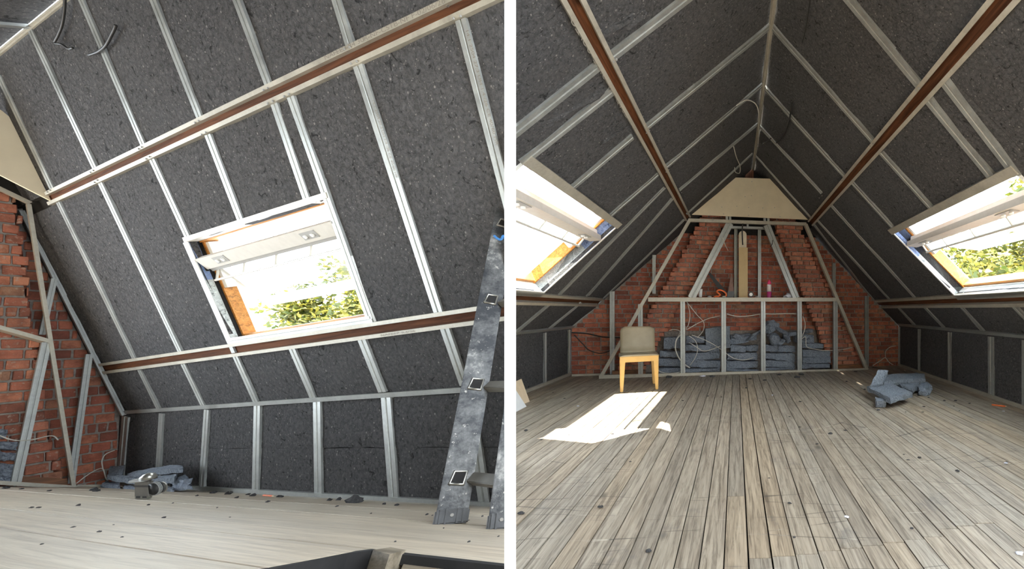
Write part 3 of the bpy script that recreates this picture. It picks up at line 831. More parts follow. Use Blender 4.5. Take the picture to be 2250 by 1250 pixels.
yu = [.2] + [mid_y(LM, L_S, p) for p in lu[1:]] + [-6.7]
ym = [.2] + [mid_y(LM, L_S, p) for p in lm[:2]] + [LW['y0'], mid_y(LM, L_S, lm[3]), mid_y(LM, L_S, lm[4]), LW['y1'], mid_y(LM, L_S, lm[6]), mid_y(LM, L_S, lm[7]), -6.7]
yl = [.2] + [mid_y(LM, L_S, p) for p in ll] + [-5.8, -6.7]
LP2 = (.2855, .3145); LP1 = (.711, .741)
slope_panels(LM, cs, slopeL, L_S[0], [yu, ym, yl], [(.004, LP2[0]), (LP2[1], LP1[0]), (LP1[1], lXK)], LW, 400,
             splits=[(.2, -.95, .52), (-.9, -1.7, .505), (-4.9, -5.9, .42), (-4.1, -5.0, .45)])
t = thing('ceiling_frame', LM, slopeL(lXK, -3), 'galvanised channel grid on the dark slope above the ladder', 'metal frame', 'metal ceiling grids')
def pxw(fr, pl, p, px): 
    """metres across for a width of px pixels at this place on the plane"""
    q = fr.at(*p, pl); r = fr.at(p[0] + px, p[1], pl); return abs((r - q).y) if pl[0].y == 0 else (r - q).length
for (a, b, wp) in lu + lm + ll:
    c = ((a[0] + b[0]) / 2, (a[1] + b[1]) / 2)
    member('rafter_channel', LM, L_S, a, b, pxw(LM, L_S, c, wp * .93), t, d=.02, out=.008)
n = L_S[0]
for (x0, x1, k) in ((*LP2, .25), (*LP1, .24)):
    y0 = -.62 if k == .25 else -.02
    edge_tracks(LM, slopeL, n, x0, x1, y0, -6.6, t, k)
put('ridge_angle', MB().sweep(slopeL(.003, -.2) + n * .01, slopeL(.003, -6.6) + n * .01, n, flat(.026, .01)), 'steel_track', LM, t)
put('knee_angle', MB().sweep(slopeL(lXK - .006, 0) + n * .012, slopeL(lXK - .006, -6.6) + n * .012, n, flat(.035, .012)), 'steel', LM, t)
for xq, wd in ((LW['xt'] - .005, .035), (LW['xb'] + .006, .03)):
    put('window_track', MB().sweep(slopeL(xq, LW['y0'] + .02) + n * .012, slopeL(xq, LW['y1'] - .02) + n * .012, n, flat(wd, .012)), 'steel_track' if wd > .03 else 'steel', LM, t)
put('window_track', MB().sweep(slopeL(LW['xt'], LW['y0'] + .02) + n * .01, slopeL(LW['xb'] + .03, LW['y0'] + .02) + n * .01, n, flat(.05, .012)), 'steel', LM, t)
for (a, b, wp) in lu[:6]: screws(LM, L_S, [(b[0] - wp * .25, b[1] + 5), (b[0] + wp * .3, b[1] + 1)], t, .006, .024)
for (a, b, wp) in lm[1:]: screws(LM, L_S, [(a[0] - wp * .3, a[1] + 1), (a[0] + wp * .3, a[1] - 4)], t, .006, .024)
A, B = LM.at(725, 134, L_S), LM.at(988, 10, L_S)
lettering('NAFEEP-R4 30R-NF-CSTB-NF F-02/06/26', LM, A, B, n, .032, t, out=.0215)
A, B = LM.at(845, 737, L_S), LM.at(920, 727, L_S)
lettering('NAFEEP-R4/26', LM, A, B, n, .02, t, out=.0215)
for ty0, ty1 in (((815, 222), (866, 392)), ((1020, 70), (1086, 320))):      # print along two channels
    A, B = LM.at(ty0[0] + 7, ty0[1], L_S), LM.at(ty1[0] + 7, ty1[1], L_S)
    lettering('14.1 2504 27.3 UH 1.4 /26 CE 40/60 HR', LM, A, B, n, .028, t, out=.0095)
for (x0, x1, y0, lab) in ((*LP2, -.6, 'upper reddish timber purlin crossing the dark slope above the ladder'), (*LP1, -.02, 'lower reddish timber purlin just under the roof window in the ladder room')):
    purlin(LM, slopeL, n, x0, x1, y0, -6.6, lab, 'timber purlins')
# knee studs
t = thing('stud_frame', LM, (lXK, -3, 0), 'shiny metal stud frame of the knee wall behind the ladder', 'metal frame', 'knee wall stud frames')
for a, b, wp in k_st:
    A, B = LM.at(*a, L_K), LM.at(*b, L_K); c = ((a[0] + b[0]) / 2, (a[1] + b[1]) / 2)
    put('stud', MB().sweep(A + L_K[0] * .01, B + L_K[0] * .01, L_K[0], chan(pxw(LM, L_K, c, wp), .022)), 'steel', LM, t)
A, B = LM.at(228, 1060, L_K), LM.at(1125, 1110, L_K)
put('floor_track', MB().sweep(A + L_K[0] * .018, B + L_K[0] * .018, L_K[0], flat(.032, .02)), 'steel', LM, t)
screws(LM, L_K, [p for a, b, w_ in k_st[2:] for p in ((b[0] - w_ * .22, b[1] + 1), (b[0] + w_ * .22, b[1] + 2))], t, .005, .016)

# ---- opposite slope beyond the ridge, unseen length added over the viewer to block sun
d2 = V((-1, 0, -.55)).normalized(); n2 = V((.55, 0, -1)).normalized()
o = put('ceiling_left', MB().prism([V((0, .2, lHR)) + n2 * -.02, V((0, -9.5, lHR)) + n2 * -.02, V((0, -9.5, lHR)) + d2 * 6.0 - n2 * .02, V((0, .2, lHR)) + d2 * 6.0 - n2 * .02], -n2 * .08), 'felt', LM)
props(o, 'lighter felt of the opposite roof slope beyond the ridge in the ladder room, lengthened out of view to block light', 'ceiling', kind='structure')
for yy in (-.85, -1.62, -2.45):
    put('rafter_channel', MB().sweep(V((0, yy, lHR)) + n2 * .012, V((0, yy, lHR)) + d2 * 2 + n2 * .012, n2, chan(.05, .02)), 'steel', LM, o)
put('ridge_angle', MB().sweep(V((0, .1, lHR)) + n2 * .01 + d2 * .012, V((0, -6, lHR)) + n2 * .01 + d2 * .008, n2, flat(.018, .01)), 'steel_track', LM, o)

# ---- gable wall
gw = put('wall_back', MB().prism([V((-.4, .13, -.1)), V((lXK + .12, .13, -.1)), V((lXK + .12, .13, lHK)), V((.12, .13, lHR)), V((-.4, .13, lHR))], V((0, .08, 0))), 'mortar_dark', LM)
props(gw, 'dark red brick gable wall behind the slanted studs in the ladder room', 'wall', kind='structure')
LC = .094
rows = []
L_GP = plane3((0, -1, 0), (0, -.12, 0))
pa = [LM.at(*p, L_GP) for p in ((37, 434), (50, 504), (62, 568), (82, 719), (96, 855), (143, 1055))]
def pier_x(z):
    for p, q in zip(pa, pa[1:]):
        if q.z <= z <= p.z: return p.x + (q.x - p.x) * (p.z - z) / (p.z - q.z)
    return pa[-1].x if z < pa[-1].z else pa[0].x
for k in range(0, 30):
    z = (k + .5) * LC
    b = lXK if z < lHK else lXK * (1 - (z - lHK) / (lHR - lHK))
    rows.append((k, [(pier_x(z) - .08, b)]))
set_bricks(LM, gw, lay(rows, LC, .118, .008, random.Random(4)), lambda x, z: V((x, .145, z)), 0, .05, LC - .014, 'brick')
t = thing('chimney_flue', LM, (.3, -.05, .1), 'near brick chimney flue with a stepped edge at the left of the ladder room', 'chimney')
zt = 2.9
put('core', MB().prism([V((-.35, -.10, .05)), V((pier_x(.1) - .03, -.10, .05)), V((pier_x(1.4) - .03, -.10, 1.4)), V((pier_x(zt) - .03, -.10, zt)), V((-.35, -.10, zt))], V((0, .2, 0))), 'mortar', LM, t)
rr = random.Random(21); rows = []
for k in range(1, 31):
    z = (k + .5) * LC
    rows.append((k, [(-.36 + rr.uniform(-.03, .03), pier_x(z) + rr.uniform(-.012, .012))]))
set_bricks(LM, t, lay(rows, LC, .118, .01, rr), lambda x, z: V((x, -.09, z)), 0, .07, LC - .016, 'brick_old', jit=.009)
c = [LM.at(*p, L_GP, .01) for p in ((20, 1044), (148, 1052), (149, 1070), (20, 1063))]
put('base_board', MB().prism(c, V((0, .03, 0))), 'base_wood', LM, t)

# ---- gable stud frame
t = thing('stud_frame', LM, LM.at(100, 1068, L_GF), 'tall slanted metal stud frame in front of the chimney in the ladder room', 'metal frame')
def gl(name, a, b, px, mat='steel', style=chan, off=0.0, d=.03):
    pl = (L_GF[0], L_GF[1] + off)
    A, B = LM.at(*a, pl), LM.at(*b, pl); u = (B - A).normalized()
    # width across, measured on the plane for px pixels square to the member
    dx, dy = b[0] - a[0], b[1] - a[1]; l = math.hypot(dx, dy); m = ((a[0] + b[0]) / 2, (a[1] + b[1]) / 2)
    W = LM.at(m[0] - dy / l * px, m[1] + dx / l * px, pl) - LM.at(*m, pl)
    w_ = (W - u * W.dot(u)).length
    return put(name, MB().sweep(A, B, L_GF[0], style(w_, d)), mat, LM, t)
gl('sloping_stud', (64, 448), (163, 1070), 10, 'steel_track', flat, .012)
gl('top_track', (-120, 356), (68, 446), 8, 'steel_track', flat, .008)
gl('shelf_rail', (-120, 685), (112, 750), 9, 'steel_track', flat, .014, .12)
gl('stud', (103, 752), (36, 1060), 22, 'steel', chan, .0)
gl('floor_track', (-120, 1053), (168, 1071), 9, 'steel_track', flat, .01)
gl('sloping_stud', (48, 462), (273, 912), 11, 'steel', chan, -.2)
gl('stud', (197, 778), (157, 1062), 16, 'steel', chan, -.17)
gl('stud', (120, 612), (93, 735), 14, 'steel', chan, -.17)
gl('floor_track', (168, 1069), (232, 1068), 8, 'steel_track', flat, -.16)
# gypsum board under the ridge
pl = (L_GF[0], L_GF[1] + .40)
c = [LM.at(*p, pl) for p in ((-130, 160), (4, 243), (20, 256), (112, 441), (-130, 318))]
props(put('gypsum_board', MB().prism(c, V((0, .02, 0))), 'gypsum', LM), 'cream gypsum board above the chimney at the left of the ladder room', 'board')
c = [LM.at(*p, (L_GF[0], L_GF[1] - .1)) for p in ((-40, 150), (10, 190), (120, 445), (60, 445), (-40, 400))]
put('peak_shade', MB().prism(c, V((0, .01, 0))), 'dark_void', LM, gw)  # near-black sheet painting the shade behind the board

# ================================================================== roof windows
def roof_window(name, fr, S, n_in, W, label, theta=38, slen=.80, dep=.17, wood='pine'):
    pt = lambda x, y: S(x, y)
    A = pt(W['xb'], W['y0']); v = (pt(W['xt'], W['y0']) - A); H = v.length; v.normalize()
    u = V((0, -1, 0)); o_ = -n_in; B = W['y0'] - W['y1']
    def P(a, b, c): return A + u * a + v * b + o_ * c          # a along (gable -> viewer), b up the slope, c outwards
    def bx(mb, a0, a1, b0, b1, c0, c1):
        return mb.hexa([P(a0, b0, c0), P(a1, b0, c0), P(a1, b1, c0), P(a0, b1, c0), P(a0, b0, c1), P(a1, b0, c1), P(a1, b1, c1), P(a0, b1, c1)])
    D = dep * H
    t = thing(name, fr, P(B / 2, 0, 0), label, 'window', kind='structure')
    put('reveal', bx(MB(), -.03, 0, 0, H * .62, -.005, D), 'reveal_felt', fr, t)
    put('reveal', bx(MB(), -.03, 0, H * .62, H, -.005, D), 'reveal_blue', fr, t)
    put('reveal', bx(MB(), B, B + .03, 0, H, -.005, D), 'reveal_white', fr, t)
    put('sill', bx(MB(), -.03, B + .03, -.03, 0, -.005, D), 'reveal_white', fr, t)
    put('head', bx(MB(), -.03, B + .03, H, H + .03, -.005, D), 'reveal_white', fr, t)
    put('edge_strip', bx(MB(), -.012, .012, 0, H, -.012, -.004), 'pvc_white', fr, t)
    put('edge_strip', bx(MB(), 0, B, -.012, .014, -.012, -.004), 'pvc_white', fr, t)
    f = .055 * H; m0, m1 = .03 * H, .02 * H
    put('frame_bar', bx(MB(), -.01, m0, -.01, H, D * .72, D + .06 * H), wood, fr, t)
    put('frame_bar', bx(MB(), B - m0, B + .01, 0, H, D * .72, D + .06 * H), wood, fr, t)
    put('frame_bar', bx(MB(), 0, B, -.01, m0, D * .78, D + .06 * H), wood, fr, t)
    put('frame_bar', bx(MB(), 0, B, H - .01, H + .03, D * .6, D + .06 * H), wood, fr, t)
    put('frame_bar', bx(MB(), m0, m0 + .05 * B / 2, H * .52, H * .98, D * .8, D + .05 * H), 'pvc_white', fr, t)
    # flashing outside
    put('flashing', bx(MB(), -.08 * H, m0 * .6, -.08 * H, H * 1.05, D + .06 * H, D + .075 * H), 'pvc_white', fr, t)
    put('added_sun_hood', bx(MB(), -.05, B + .05, H - .01, H + .09, D, D + .36 * H), 'sash_grey', fr, t)  # deep hood added to keep direct sun out of the opening
    # centre-pivot sash, its top swung into the room
    th = math.radians(theta); hh = slen * H / 2; bc, cc = .83 * H - hh * math.cos(th), .07 * H + hh * math.sin(th)
    vv = v * math.cos(th) - o_ * math.sin(th); oo = o_ * math.cos(th) + v * math.sin(th)
    C = A + u * (B / 2) + v * bc + o_ * cc
    hb = B / 2 - m0 * 1.25
    def Q(a, b, c): return C + u * a + vv * b + oo * c
    def qx(mb, a0, a1, b0, b1, c0, c1):
        return mb.hexa([Q(a0, b0, c0), Q(a1, b0, c0), Q(a1, b1, c0), Q(a0, b1, c0), Q(a0, b0, c1), Q(a1, b0, c1), Q(a1, b1, c1), Q(a0, b1, c1)])
    bw = .075 * H; tk = .03 * H
    sash = put('sash', qx(qx(qx(qx(MB(), -hb, -hb + bw, -hh, hh, -tk, tk), hb - bw, hb, -hh, hh, -tk, tk), -hb + bw, hb - bw, -hh, -hh + bw * 1.15, -tk, tk), -hb + bw, hb - bw, hh - bw, hh, -tk, tk), 'pvc_white', fr, t)
    put('pane', qx(MB(), -hb + bw * .9, hb - bw * .9, -hh + bw, hh - bw * .9, -.004, .004), 'glass', fr, sash)
    put('vent_bar', qx(MB(), -hb * 1.0, hb * 1.0, hh - bw * 1.1, hh + .035 * H, -tk - .055 * H, -tk), 'sash_grey', fr, sash)
    put('vent_groove', qx(MB(), -hb * 1.0, hb * 1.0, hh - bw * 1.55, hh - bw * 1.15, -tk - .04 * H, -tk), 'plate_grey', fr, sash)
    for a in (-.66, .66):
        pl = put('socket_plate', qx(MB(), hb * a - .045 * B, hb * a + .045 * B, hh - bw * .75, hh + .01 * H, -tk - .06 * H, -tk - .054 * H), 'plate_grey', fr, sash)
        for da in (-.022, .022):
            q = Q(hb * a + da * B, hh - bw * .36, -tk - .06 * H)
            put('knob', MB().tube([q, q - oo * .012 * H], .016 * H, 10), 'pvc_white', fr, sash)
    q = put('handle_rod', MB().tube([Q(-hb * .97, hh - bw * 2.5, -tk - .1 * H), Q(hb * .97, hh - bw * 2.5, -tk - .1 * H)], .012 * H, 8), 'sash_grey', fr, sash)
    for a in (-.95, -.5, 0, .5, .95):
        put('bracket', MB().tube([Q(hb * a, hh - bw * 1.3, -tk), Q(hb * a, hh - bw * 2.5, -tk - .1 * H)], .009 * H, 6), 'sash_grey', fr, sash)
    return t
roof_window('window_1', RM, slopeR, R_SR[0], WR, 'open roof window in the right slope with yellow-green leaves outside')
roof_window('window_2', RM, slopeR, R_SL[0], WL, 'open roof window in the left slope letting sun onto the floor by the chair')
roof_window('window_3', LM, slopeL, L_S[0], LW, 'open roof window in the steep slope beside the ladder', 28, .62, .12)

# ---- trees outside
def tree(fr, c, r, label, n, seed, base_z=-4.0, size=.09):
    rnd = random.Random(seed); c = V(c)
    wc = fr.M @ c if fr is not WORLD else c
    t = thing('tree', WORLD, (wc.x, wc.y, base_z), label, 'tree', 'trees outside the roof windows')
    put('trunk', MB().tube([V((wc.x, wc.y, base_z)), V((wc.x + .1, wc.y, (base_z + wc.z) / 2)), V((wc.x, wc.y, wc.z))], [.2, .15, .05], 8), 'bark', WORLD, t, cut=False)
    mb = MB()
    lumps = [V((rnd.gauss(0, .5) * r, rnd.gauss(0, .5) * r, rnd.gauss(0, .36) * r)) for _ in range(22)]
    for i in range(n):
        l = rnd.choice(lumps); d = V((rnd.gauss(0, 1), rnd.gauss(0, 1), rnd.gauss(0, 1))).normalized()
        p = wc + l + d * r * .33 * rnd.random() ** .4
        a = V((rnd.gauss(0, 1), rnd.gauss(0, 1), rnd.gauss(0, .6))).normalized(); b = a.orthogonal().normalized()
        b = (Matrix.Rotation(rnd.uniform(0, 6.28), 3, a) @ b); s = size * rnd.uniform(.6, 1.3)
        mb.add([p - a * s, p + b * s * .45, p + a * s, p - b * s * .45], [(0, 1, 2, 3)])
    o = put('crown', mb, 'leaf', WORLD, t, cut=False); o['kind'] = 'stuff'
def far(px, py, Z): return V(((px - CX) / F * Z, Z, CAMZ - (py - CY) / F * Z))
tree(WORLD, far(2290, 560, 9.0), 2.1, 'sunlit yellow-green tree outside the right roof window of the room with the chair', 16000, 3)
tree(WORLD, far(770, 678, 7.5), 1.0, 'sunlit yellow-green tree outside the roof window beside the ladder', 6000, 4, size=.06)

# ================================================================== LOOSE THINGS, ROOM WITH THE CHAIR
def mapper(org, ax, ay, az): 
    org = V(org)
    return lambda x, y, z: org + ax * x + ay * y + az * z
def hexm(mb, M, x0, x1, y0, y1, z0, z1):
    return mb.hexa([M(x0, y0, z0), M(x1, y0, z0), M(x1, y1, z0), M(x0, y1, z0), M(x0, y0, z1), M(x1, y0, z1), M(x1, y1, z1), M(x0, y1, z1)])
# ---- chair
fl_ = RM.at(1368, 861, R_FLOOR); fr_ = RM.at(1441, 855, R_FLOOR)
ax = (fr_ - fl_); ax.z = 0; W = ax.length; ax.normalize(); ay = V((-ax.y, ax.x, 0))
ay = (ay * .25 + V((-.24, .97, 0)).normalized() * .75).normalized()
M = mapper(fl_, ax, ay, UP)
t = thing('chair', RM, (fl_ + fr_) / 2 + ay * .22, 'moulded plastic chair with dusty taupe seat and legs tinted sunlit yellow on the planks', 'chair')
SH = .455; DP = .40
def leg(x, y, sx, sy):
    c = []
    for z, k, o in ((0, .018, 0.0), (SH - .05, .034, 1.0)):
        cx_ = x - sx * .035 * o * 0 + (-sx) * (.0 if o else -.012); cy_ = y + (-sy) * (0 if o else -.01)
        c.append([M(cx_ + i * k, cy_ + j * k, z) for i, j in ((-1, -1), (1, -1), (1, 1), (-1, 1))])
    put('leg', MB().hexa(c[0] + c[1]), 'chair_leg_sunlit', RM, t, bevel=.006)
for x, sx in ((.0, -1), (W, 1)):
    for y, sy in ((0, -1), (DP, 1)): leg(x, y, sx, sy)
mb = MB()
hexm(mb, M, -.034, W + .034, -.034, -.012, SH - .085, SH - .01)
put('apron', mb, 'chair_leg_sunlit', RM, t, bevel=.004)
for x0 in (-.034, W + .012): put('apron', hexm(MB(), M, x0, x0 + .022, -.012, DP + .03, SH - .075, SH - .01), 'chair_leg_sunlit', RM, t, bevel=.004)
# seat with a slight dish
N = 8; vs = []; fs = []
for top in (0, 1):
    for j in range(N + 1):
        for i in range(N + 1):
            u_, v_ = i / N, j / N
            z = SH - .012 + (0.022 - .03 * math.sin(math.pi * u_) * math.sin(math.pi * min(1, v_ * 1.1)) if top else 0)
            rr = .02 * ((abs(u_ - .5) * 2) ** 6)
            vs.append(M(-.045 + (W + .09) * u_, -.045 + (DP + .06) * v_, z - rr * (1 if top else 0)))
w_ = N + 1; q = w_ * w_
for j in range(N):
    for i in range(N):
        a = j * w_ + i
        fs.append((a, a + w_, a + w_ + 1, a + 1)); fs.append((q + a, q + a + 1, q + a + w_ + 1, q + a + w_))
bd = [i for i in range(w_)] + [j * w_ + N for j in range(1, w_)] + [N * w_ + i for i in range(N - 1, -1, -1)] + [j * w_ for j in range(N - 1, 0, -1)]
for a, b in zip(bd, bd[1:] + bd[:1]): fs.append((a, b, q + b, q + a))
put('seat', MB().add(vs, fs), 'chair_shell', RM, t, smooth=True)
# backrest: curved rounded shell
vs = []; fs = []; NU, NV = 12, 12
def back(u_, v_, o):
    x = (u_ - .5) * (W + .05); r = .06
    z = SH + .0 + (.345) * v_
    # rounded corners at the top
    xx = x
    if v_ > .8:
        k = (v_ - .8) / .2; lim = (W + .05) / 2 - r * (1 - math.sqrt(max(0, 1 - k * k)))
        xx = max(-lim, min(lim, x))
    y = DP + .0 + .07 * v_ - .055 * (1 - math.cos(math.pi * (u_ - .5))) * -1 * (1) - .06 + o
    if v_ < .2: y -= .05 * (1 - v_ / .2) ** 2
    return M(xx + W / 2, y, z)
for o in (0, .02):
    for j in range(NV + 1):
        for i in range(NU + 1): vs.append(back(i / NU, j / NV, o))
w_ = NU + 1; q = w_ * (NV + 1)
for j in range(NV):
    for i in range(NU):
        a = j * w_ + i; fs.append((a, a + 1, a + w_ + 1, a + w_)); fs.append((q + a, q + a + w_, q + a + w_ + 1, q + a + 1))
bd = [i for i in range(w_)] + [j * w_ + NU for j in range(1, NV + 1)] + [NV * w_ + i for i in range(NU - 1, -1, -1)] + [j * w_ for j in range(NV - 1, 0, -1)]
for a, b in zip(bd, bd[1:] + bd[:1]): fs.append((a, b, q + b, q + a))
put('backrest', MB().add(vs, fs), 'chair_shell', RM, t, smooth=True)

# ---- heap of insulation batts between the studs
HP = (R_G[0], R_G[1] + .22)
heap = [(1448, 806, 1499, 827), (1446, 786, 1500, 808), (1449, 768, 1500, 788), (1458, 738, 1499, 770),
        (1503, 808, 1588, 826), (1502, 790, 1590, 810), (1504, 772, 1588, 792), (1505, 754, 1586, 774), (1507, 736, 1552, 756),
        (1596, 810, 1672, 824), (1596, 792, 1671, 811), (1598, 774, 1669, 794), (1606, 757, 1641, 776), (1641, 758, 1668, 774), (1604, 745, 1648, 758), (1606, 733, 1668, 748),
        (1683, 808, 1752, 822), (1682, 791, 1752, 809), (1682, 774, 1752, 793), (1684, 757, 1712, 775), (1712, 758, 1752, 775),
        (1763, 798, 1830, 820), (1763, 783, 1830, 800), (1762, 768, 1828, 785), (1764, 752, 1816, 769), (1748, 736, 1792, 754)]
posw = ['lowest', 'second lowest', 'middle', 'upper', 'top']
cols = {}
for h in heap: cols.setdefault((h[0] // 84), []).append(h)
bay = [(1440, 1501, 'first'), (1501, 1593, 'second'), (1593, 1676, 'third'), (1676, 1756, 'fourth'), (1756, 1840, 'fifth')]
for bi, (b0, b1, bn) in enumerate(bay):
    col = sorted([h for h in heap if b0 <= h[0] < b1], key=lambda h: -h[3])
    for i, (x0, y0, x1, y1) in enumerate(col):
        rnd = random.Random(bi * 20 + i)
        j = lambda: rnd.uniform(-2.5, 2.5)
        c0, c1, d0, d1 = RM.at(x0, y0 + j(), HP), RM.at(x1, y0 + j(), HP), RM.at(x1, y1 + j(), HP), RM.at(x0, y1 + j(), HP)
        for c in (d0, d1): c.z = max(c.z, .012)
        dep = HP[0] * rnd.uniform(-.05, .045); th = -HP[0] * .15
        k_ = .93
        m_ = (c0 + d1) / 2
        cc = [m_ + V(((c - m_).x * k_, (c - m_).y * k_, (c - m_).z * .78)) + dep for c in (c0, c1, d0, d1)]
        tl = rnd.uniform(-.012, .012); cc[0].z += tl; cc[3].z += tl; cc[1].z -= tl; cc[2].z -= tl
        for c in cc: c.z = max(c.z, .012)
        batt('insulation_batt', RM, cc, th, f'grey insulation batt, number {["one", "two", "three", "four", "five", "six", "seven"][i]} from the floor in the {bn} stud bay from the chair',
             'batts heaped behind the stud frame', 'felt_pile', (8, 3, 4), .009, 0, bi * 20 + i + 3, .006)
# the pale upright square batt and the torn pieces on top
c = [RM.at(*p, HP) for p in ((1549, 722), (1604, 716), (1606, 764), (1550, 770))]
batt('insulation_batt', RM, c, -HP[0] * .12, 'pale square batt standing upright on the heap between the second and third studs', 'batts heaped behind the stud frame', 'felt_blue', (6, 6, 2), .01, 0, 77, .006)
def torn(fr, c, size, label, group, seed, mat='felt_pile', name='insulation_scrap', axes=None, cat='insulation'):
    bm = bmesh.new(); bmesh.ops.create_icosphere(bm, subdivisions=2, radius=1.0)
    rnd = random.Random(seed); ax_ = axes or (V((1, 0, 0)), V((0, 1, 0)), UP)
    for v_ in bm.verts:
        p = v_.co.copy(); k = 1 + .65 * noise.noise(p * 1.7 + V((seed * 1.3, 0, 0))) + rnd.uniform(-.12, .12)
        p = p * k; p.z = max(p.z, -.75)
        v_.co = ax_[0] * p.x * size[0] + ax_[1] * p.y * size[1] + ax_[2] * p.z * size[2]
    mb = MB().add([V(c) + v_.co for v_ in bm.verts], [tuple(v_.index for v_ in f.verts) for f in bm.faces]); bm.free()
    return props(put(name, mb, mat, fr), label, cat, group)
for i, (x, y, sx, sz, rot) in enumerate(((1690, 722, .10, .10, .3), (1702, 745, .09, .12, .8), (1718, 728, .13, .045, -.5), (1728, 742, .05, .12, .3), (1742, 733, .12, .05, .2), (1698, 712, .12, .06, -.2), (1655, 738, .15, .035, .6), (1764, 740, .1, .07, .1), (1775, 728, .09, .04, .2), (1617, 738, .06, .045, .1), (1716, 752, .08, .06, .9), (1640, 736, .07, .03, .2))):
    a = V((math.cos(rot), 0, math.sin(rot))); b = V((-math.sin(rot), 0, math.cos(rot)))
    torn(RM, RM.at(x, y, HP), (sx, .1, sz), 'dark torn insulation scrap piled on top of the batts by the chimney', 'torn scraps on the heap', 50 + i, axes=(a, V((0, 1, 0)), b))

# torn felt hanging out between two channels of the left slope
for i, (x, y, sx) in enumerate(((1215, 268, .14), (1262, 240, .16), (1305, 212, .12), (1345, 300, .1), (1375, 285, .07), (1360, 55, .13), (1395, 45, .1))):
    c_ = RM.at(x, y, R_SL); u_ = RM.at(x + 8, y - 5, R_SL) - c_; u_.normalize(); n_ = R_SL[0]
    o = torn(RM, c_ - n_ * .005, (sx, .03, .022), None, None, 950 + i, 'felt', 'torn_edge', axes=(u_, u_.cross(n_), n_))
    for k_ in ('category', 'label'):
        if k_ in o: del o[k_]
    o.parent = cl; o.matrix_parent_inverse = cl.matrix_world.inverted()
# ---- loose batts on the floor at the right
DG = 'loose batts on the floor by the right knee wall'
def on(h, *ps): return [RM.at(*p, (R_FLOOR[0], R_FLOOR[1] + h)) for p in ps]
batt('insulation_batt', RM, on(.12, (1904, 848), (1957, 840), (2006, 862), (1956, 875)), (0, 0, -.055), 'broad pale blue batt slab lying at the front of the loose pile', DG, 'felt_blue', (8, 8, 2), .006, 0, 90, .006)
batt('insulation_batt', RM, [*on(.30, (1930, 813), (1951, 813)), *on(.14, (1938, 844), (1910, 848))], (0, .02, -.06), 'narrow batt strip propped up at the back left of the loose pile', DG, 'felt_blue', (4, 8, 2), .006, 0, 91, .006)
batt('insulation_batt', RM, on(.15, (1948, 824), (2032, 820), (2033, 831), (1940, 839)), (0, 0, -.07), 'long batt slab lying across the back of the loose pile', DG, 'felt_blue', (9, 5, 2), .007, .01, 92, .008)
batt('insulation_batt', RM, on(.10, (1962, 840), (2003, 836), (2024, 840), (2006, 854)), (0, 0, -.055), 'wedge-shaped batt between the broad slab and the ragged end of the loose pile', DG, 'felt_blue', (7, 6, 2), .008, 0, 93, .01)
batt('insulation_batt', RM, on(.085, (2014, 845), (2040, 842), (2047, 852), (2022, 856)), (0, 0, -.075), 'ragged dark batt end at the right of the loose pile', DG, 'felt_pile', (6, 6, 3), .02, 0, 94, .016)
batt('insulation_batt', RM, on(.075, (1923, 873), (1941, 872), (1948, 880), (1925, 881)), (0, 0, -.07), 'small batt block in front of the loose pile', DG, 'felt_blue', (4, 4, 2), .006, 0, 95, .005)
batt('insulation_batt', RM, on(.06, (1915, 852), (1950, 849), (2000, 862), (1960, 872)), (0, 0, -.055), 'dark batt hidden under the broad front slab of the loose pile', DG, 'felt_pile', (6, 6, 2), .008, 0, 96, .008)

# ---- things on the shelf rail
SHP = (R_GF[0], R_GF[1] - .12)
def shelf(x, y=653): return RM.at(x, y, SHP)
kpx = (RM.at(1600, 653, SHP) - RM.o).dot(RM.f) / F
b = shelf(1539); t = thing('cup', RM, b, 'white plastic cup at the left end of the shelf rail', 'cup')
put('body', MB().lathe(b, [(.026, 0), (.036, .125), (.033, .125), (.024, .006)], seg=14), 'cup_white', RM, t, smooth=True)
put('rim', MB().lathe(b + UP * .122, [(.036, 0), (.039, .004), (.036, .008)], seg=14), 'cup_white', RM, t, smooth=True)
b = shelf(1690, 654); t = thing('bottle', RM, b, 'pink bottle with half its pink liquid left on the shelf rail', 'bottle')
put('liquid', MB().lathe(b, [(.034, 0), (.038, .01), (.038, .1)], seg=14), 'pink_liquid', RM, t, smooth=True)
put('body', MB().lathe(b + UP * .1, [(.038, 0), (.038, .085), (.03, .11)], seg=14), 'clear_plastic', RM, t, smooth=True)
put('collar', MB().lathe(b + UP * .19, [(.034, 0), (.036, .01), (.034, .03)], seg=14), 'cup_white', RM, t, smooth=True)
put('cap', MB().lathe(b + UP * .215, [(.034, 0), (.033, .045), (.018, .06), (.014, .075), (.006, .08)], seg=14), 'pink', RM, t, smooth=True)
b = shelf(1736); torn(RM, b + UP * .025, (.105, .06, .05), 'crumpled white cloth at the right end of the shelf rail', None, 31, 'cloth_white', 'cloth', cat='cloth')
# tall boards leaning on the wall
A0 = [RM.at(*p, SHP) for p in ((1624, 543), (1643, 544), (1643, 654), (1623, 654))]
o = put('cardboard_panel', MB().prism(A0, V((0, .03, 0))), 'cardboard', RM); props(o, 'tall tan cardboard strip standing on the shelf rail', 'panel')
arc = [(1623 + 8.7 + 8.7 * math.cos(a), 516 - 9 * math.sin(a)) for a in [math.pi - math.pi * i / 8 for i in range(9)]]
A1 = [RM.at(*p, (SHP[0], SHP[1] - .035)) for p in arc + [(1640.5, 654), (1623, 654)]]
o = put('pale_board', MB().prism(A1, V((0, .02, 0))), 'board_pale', RM); props(o, 'pale round-topped board behind the cardboard strip', 'board')
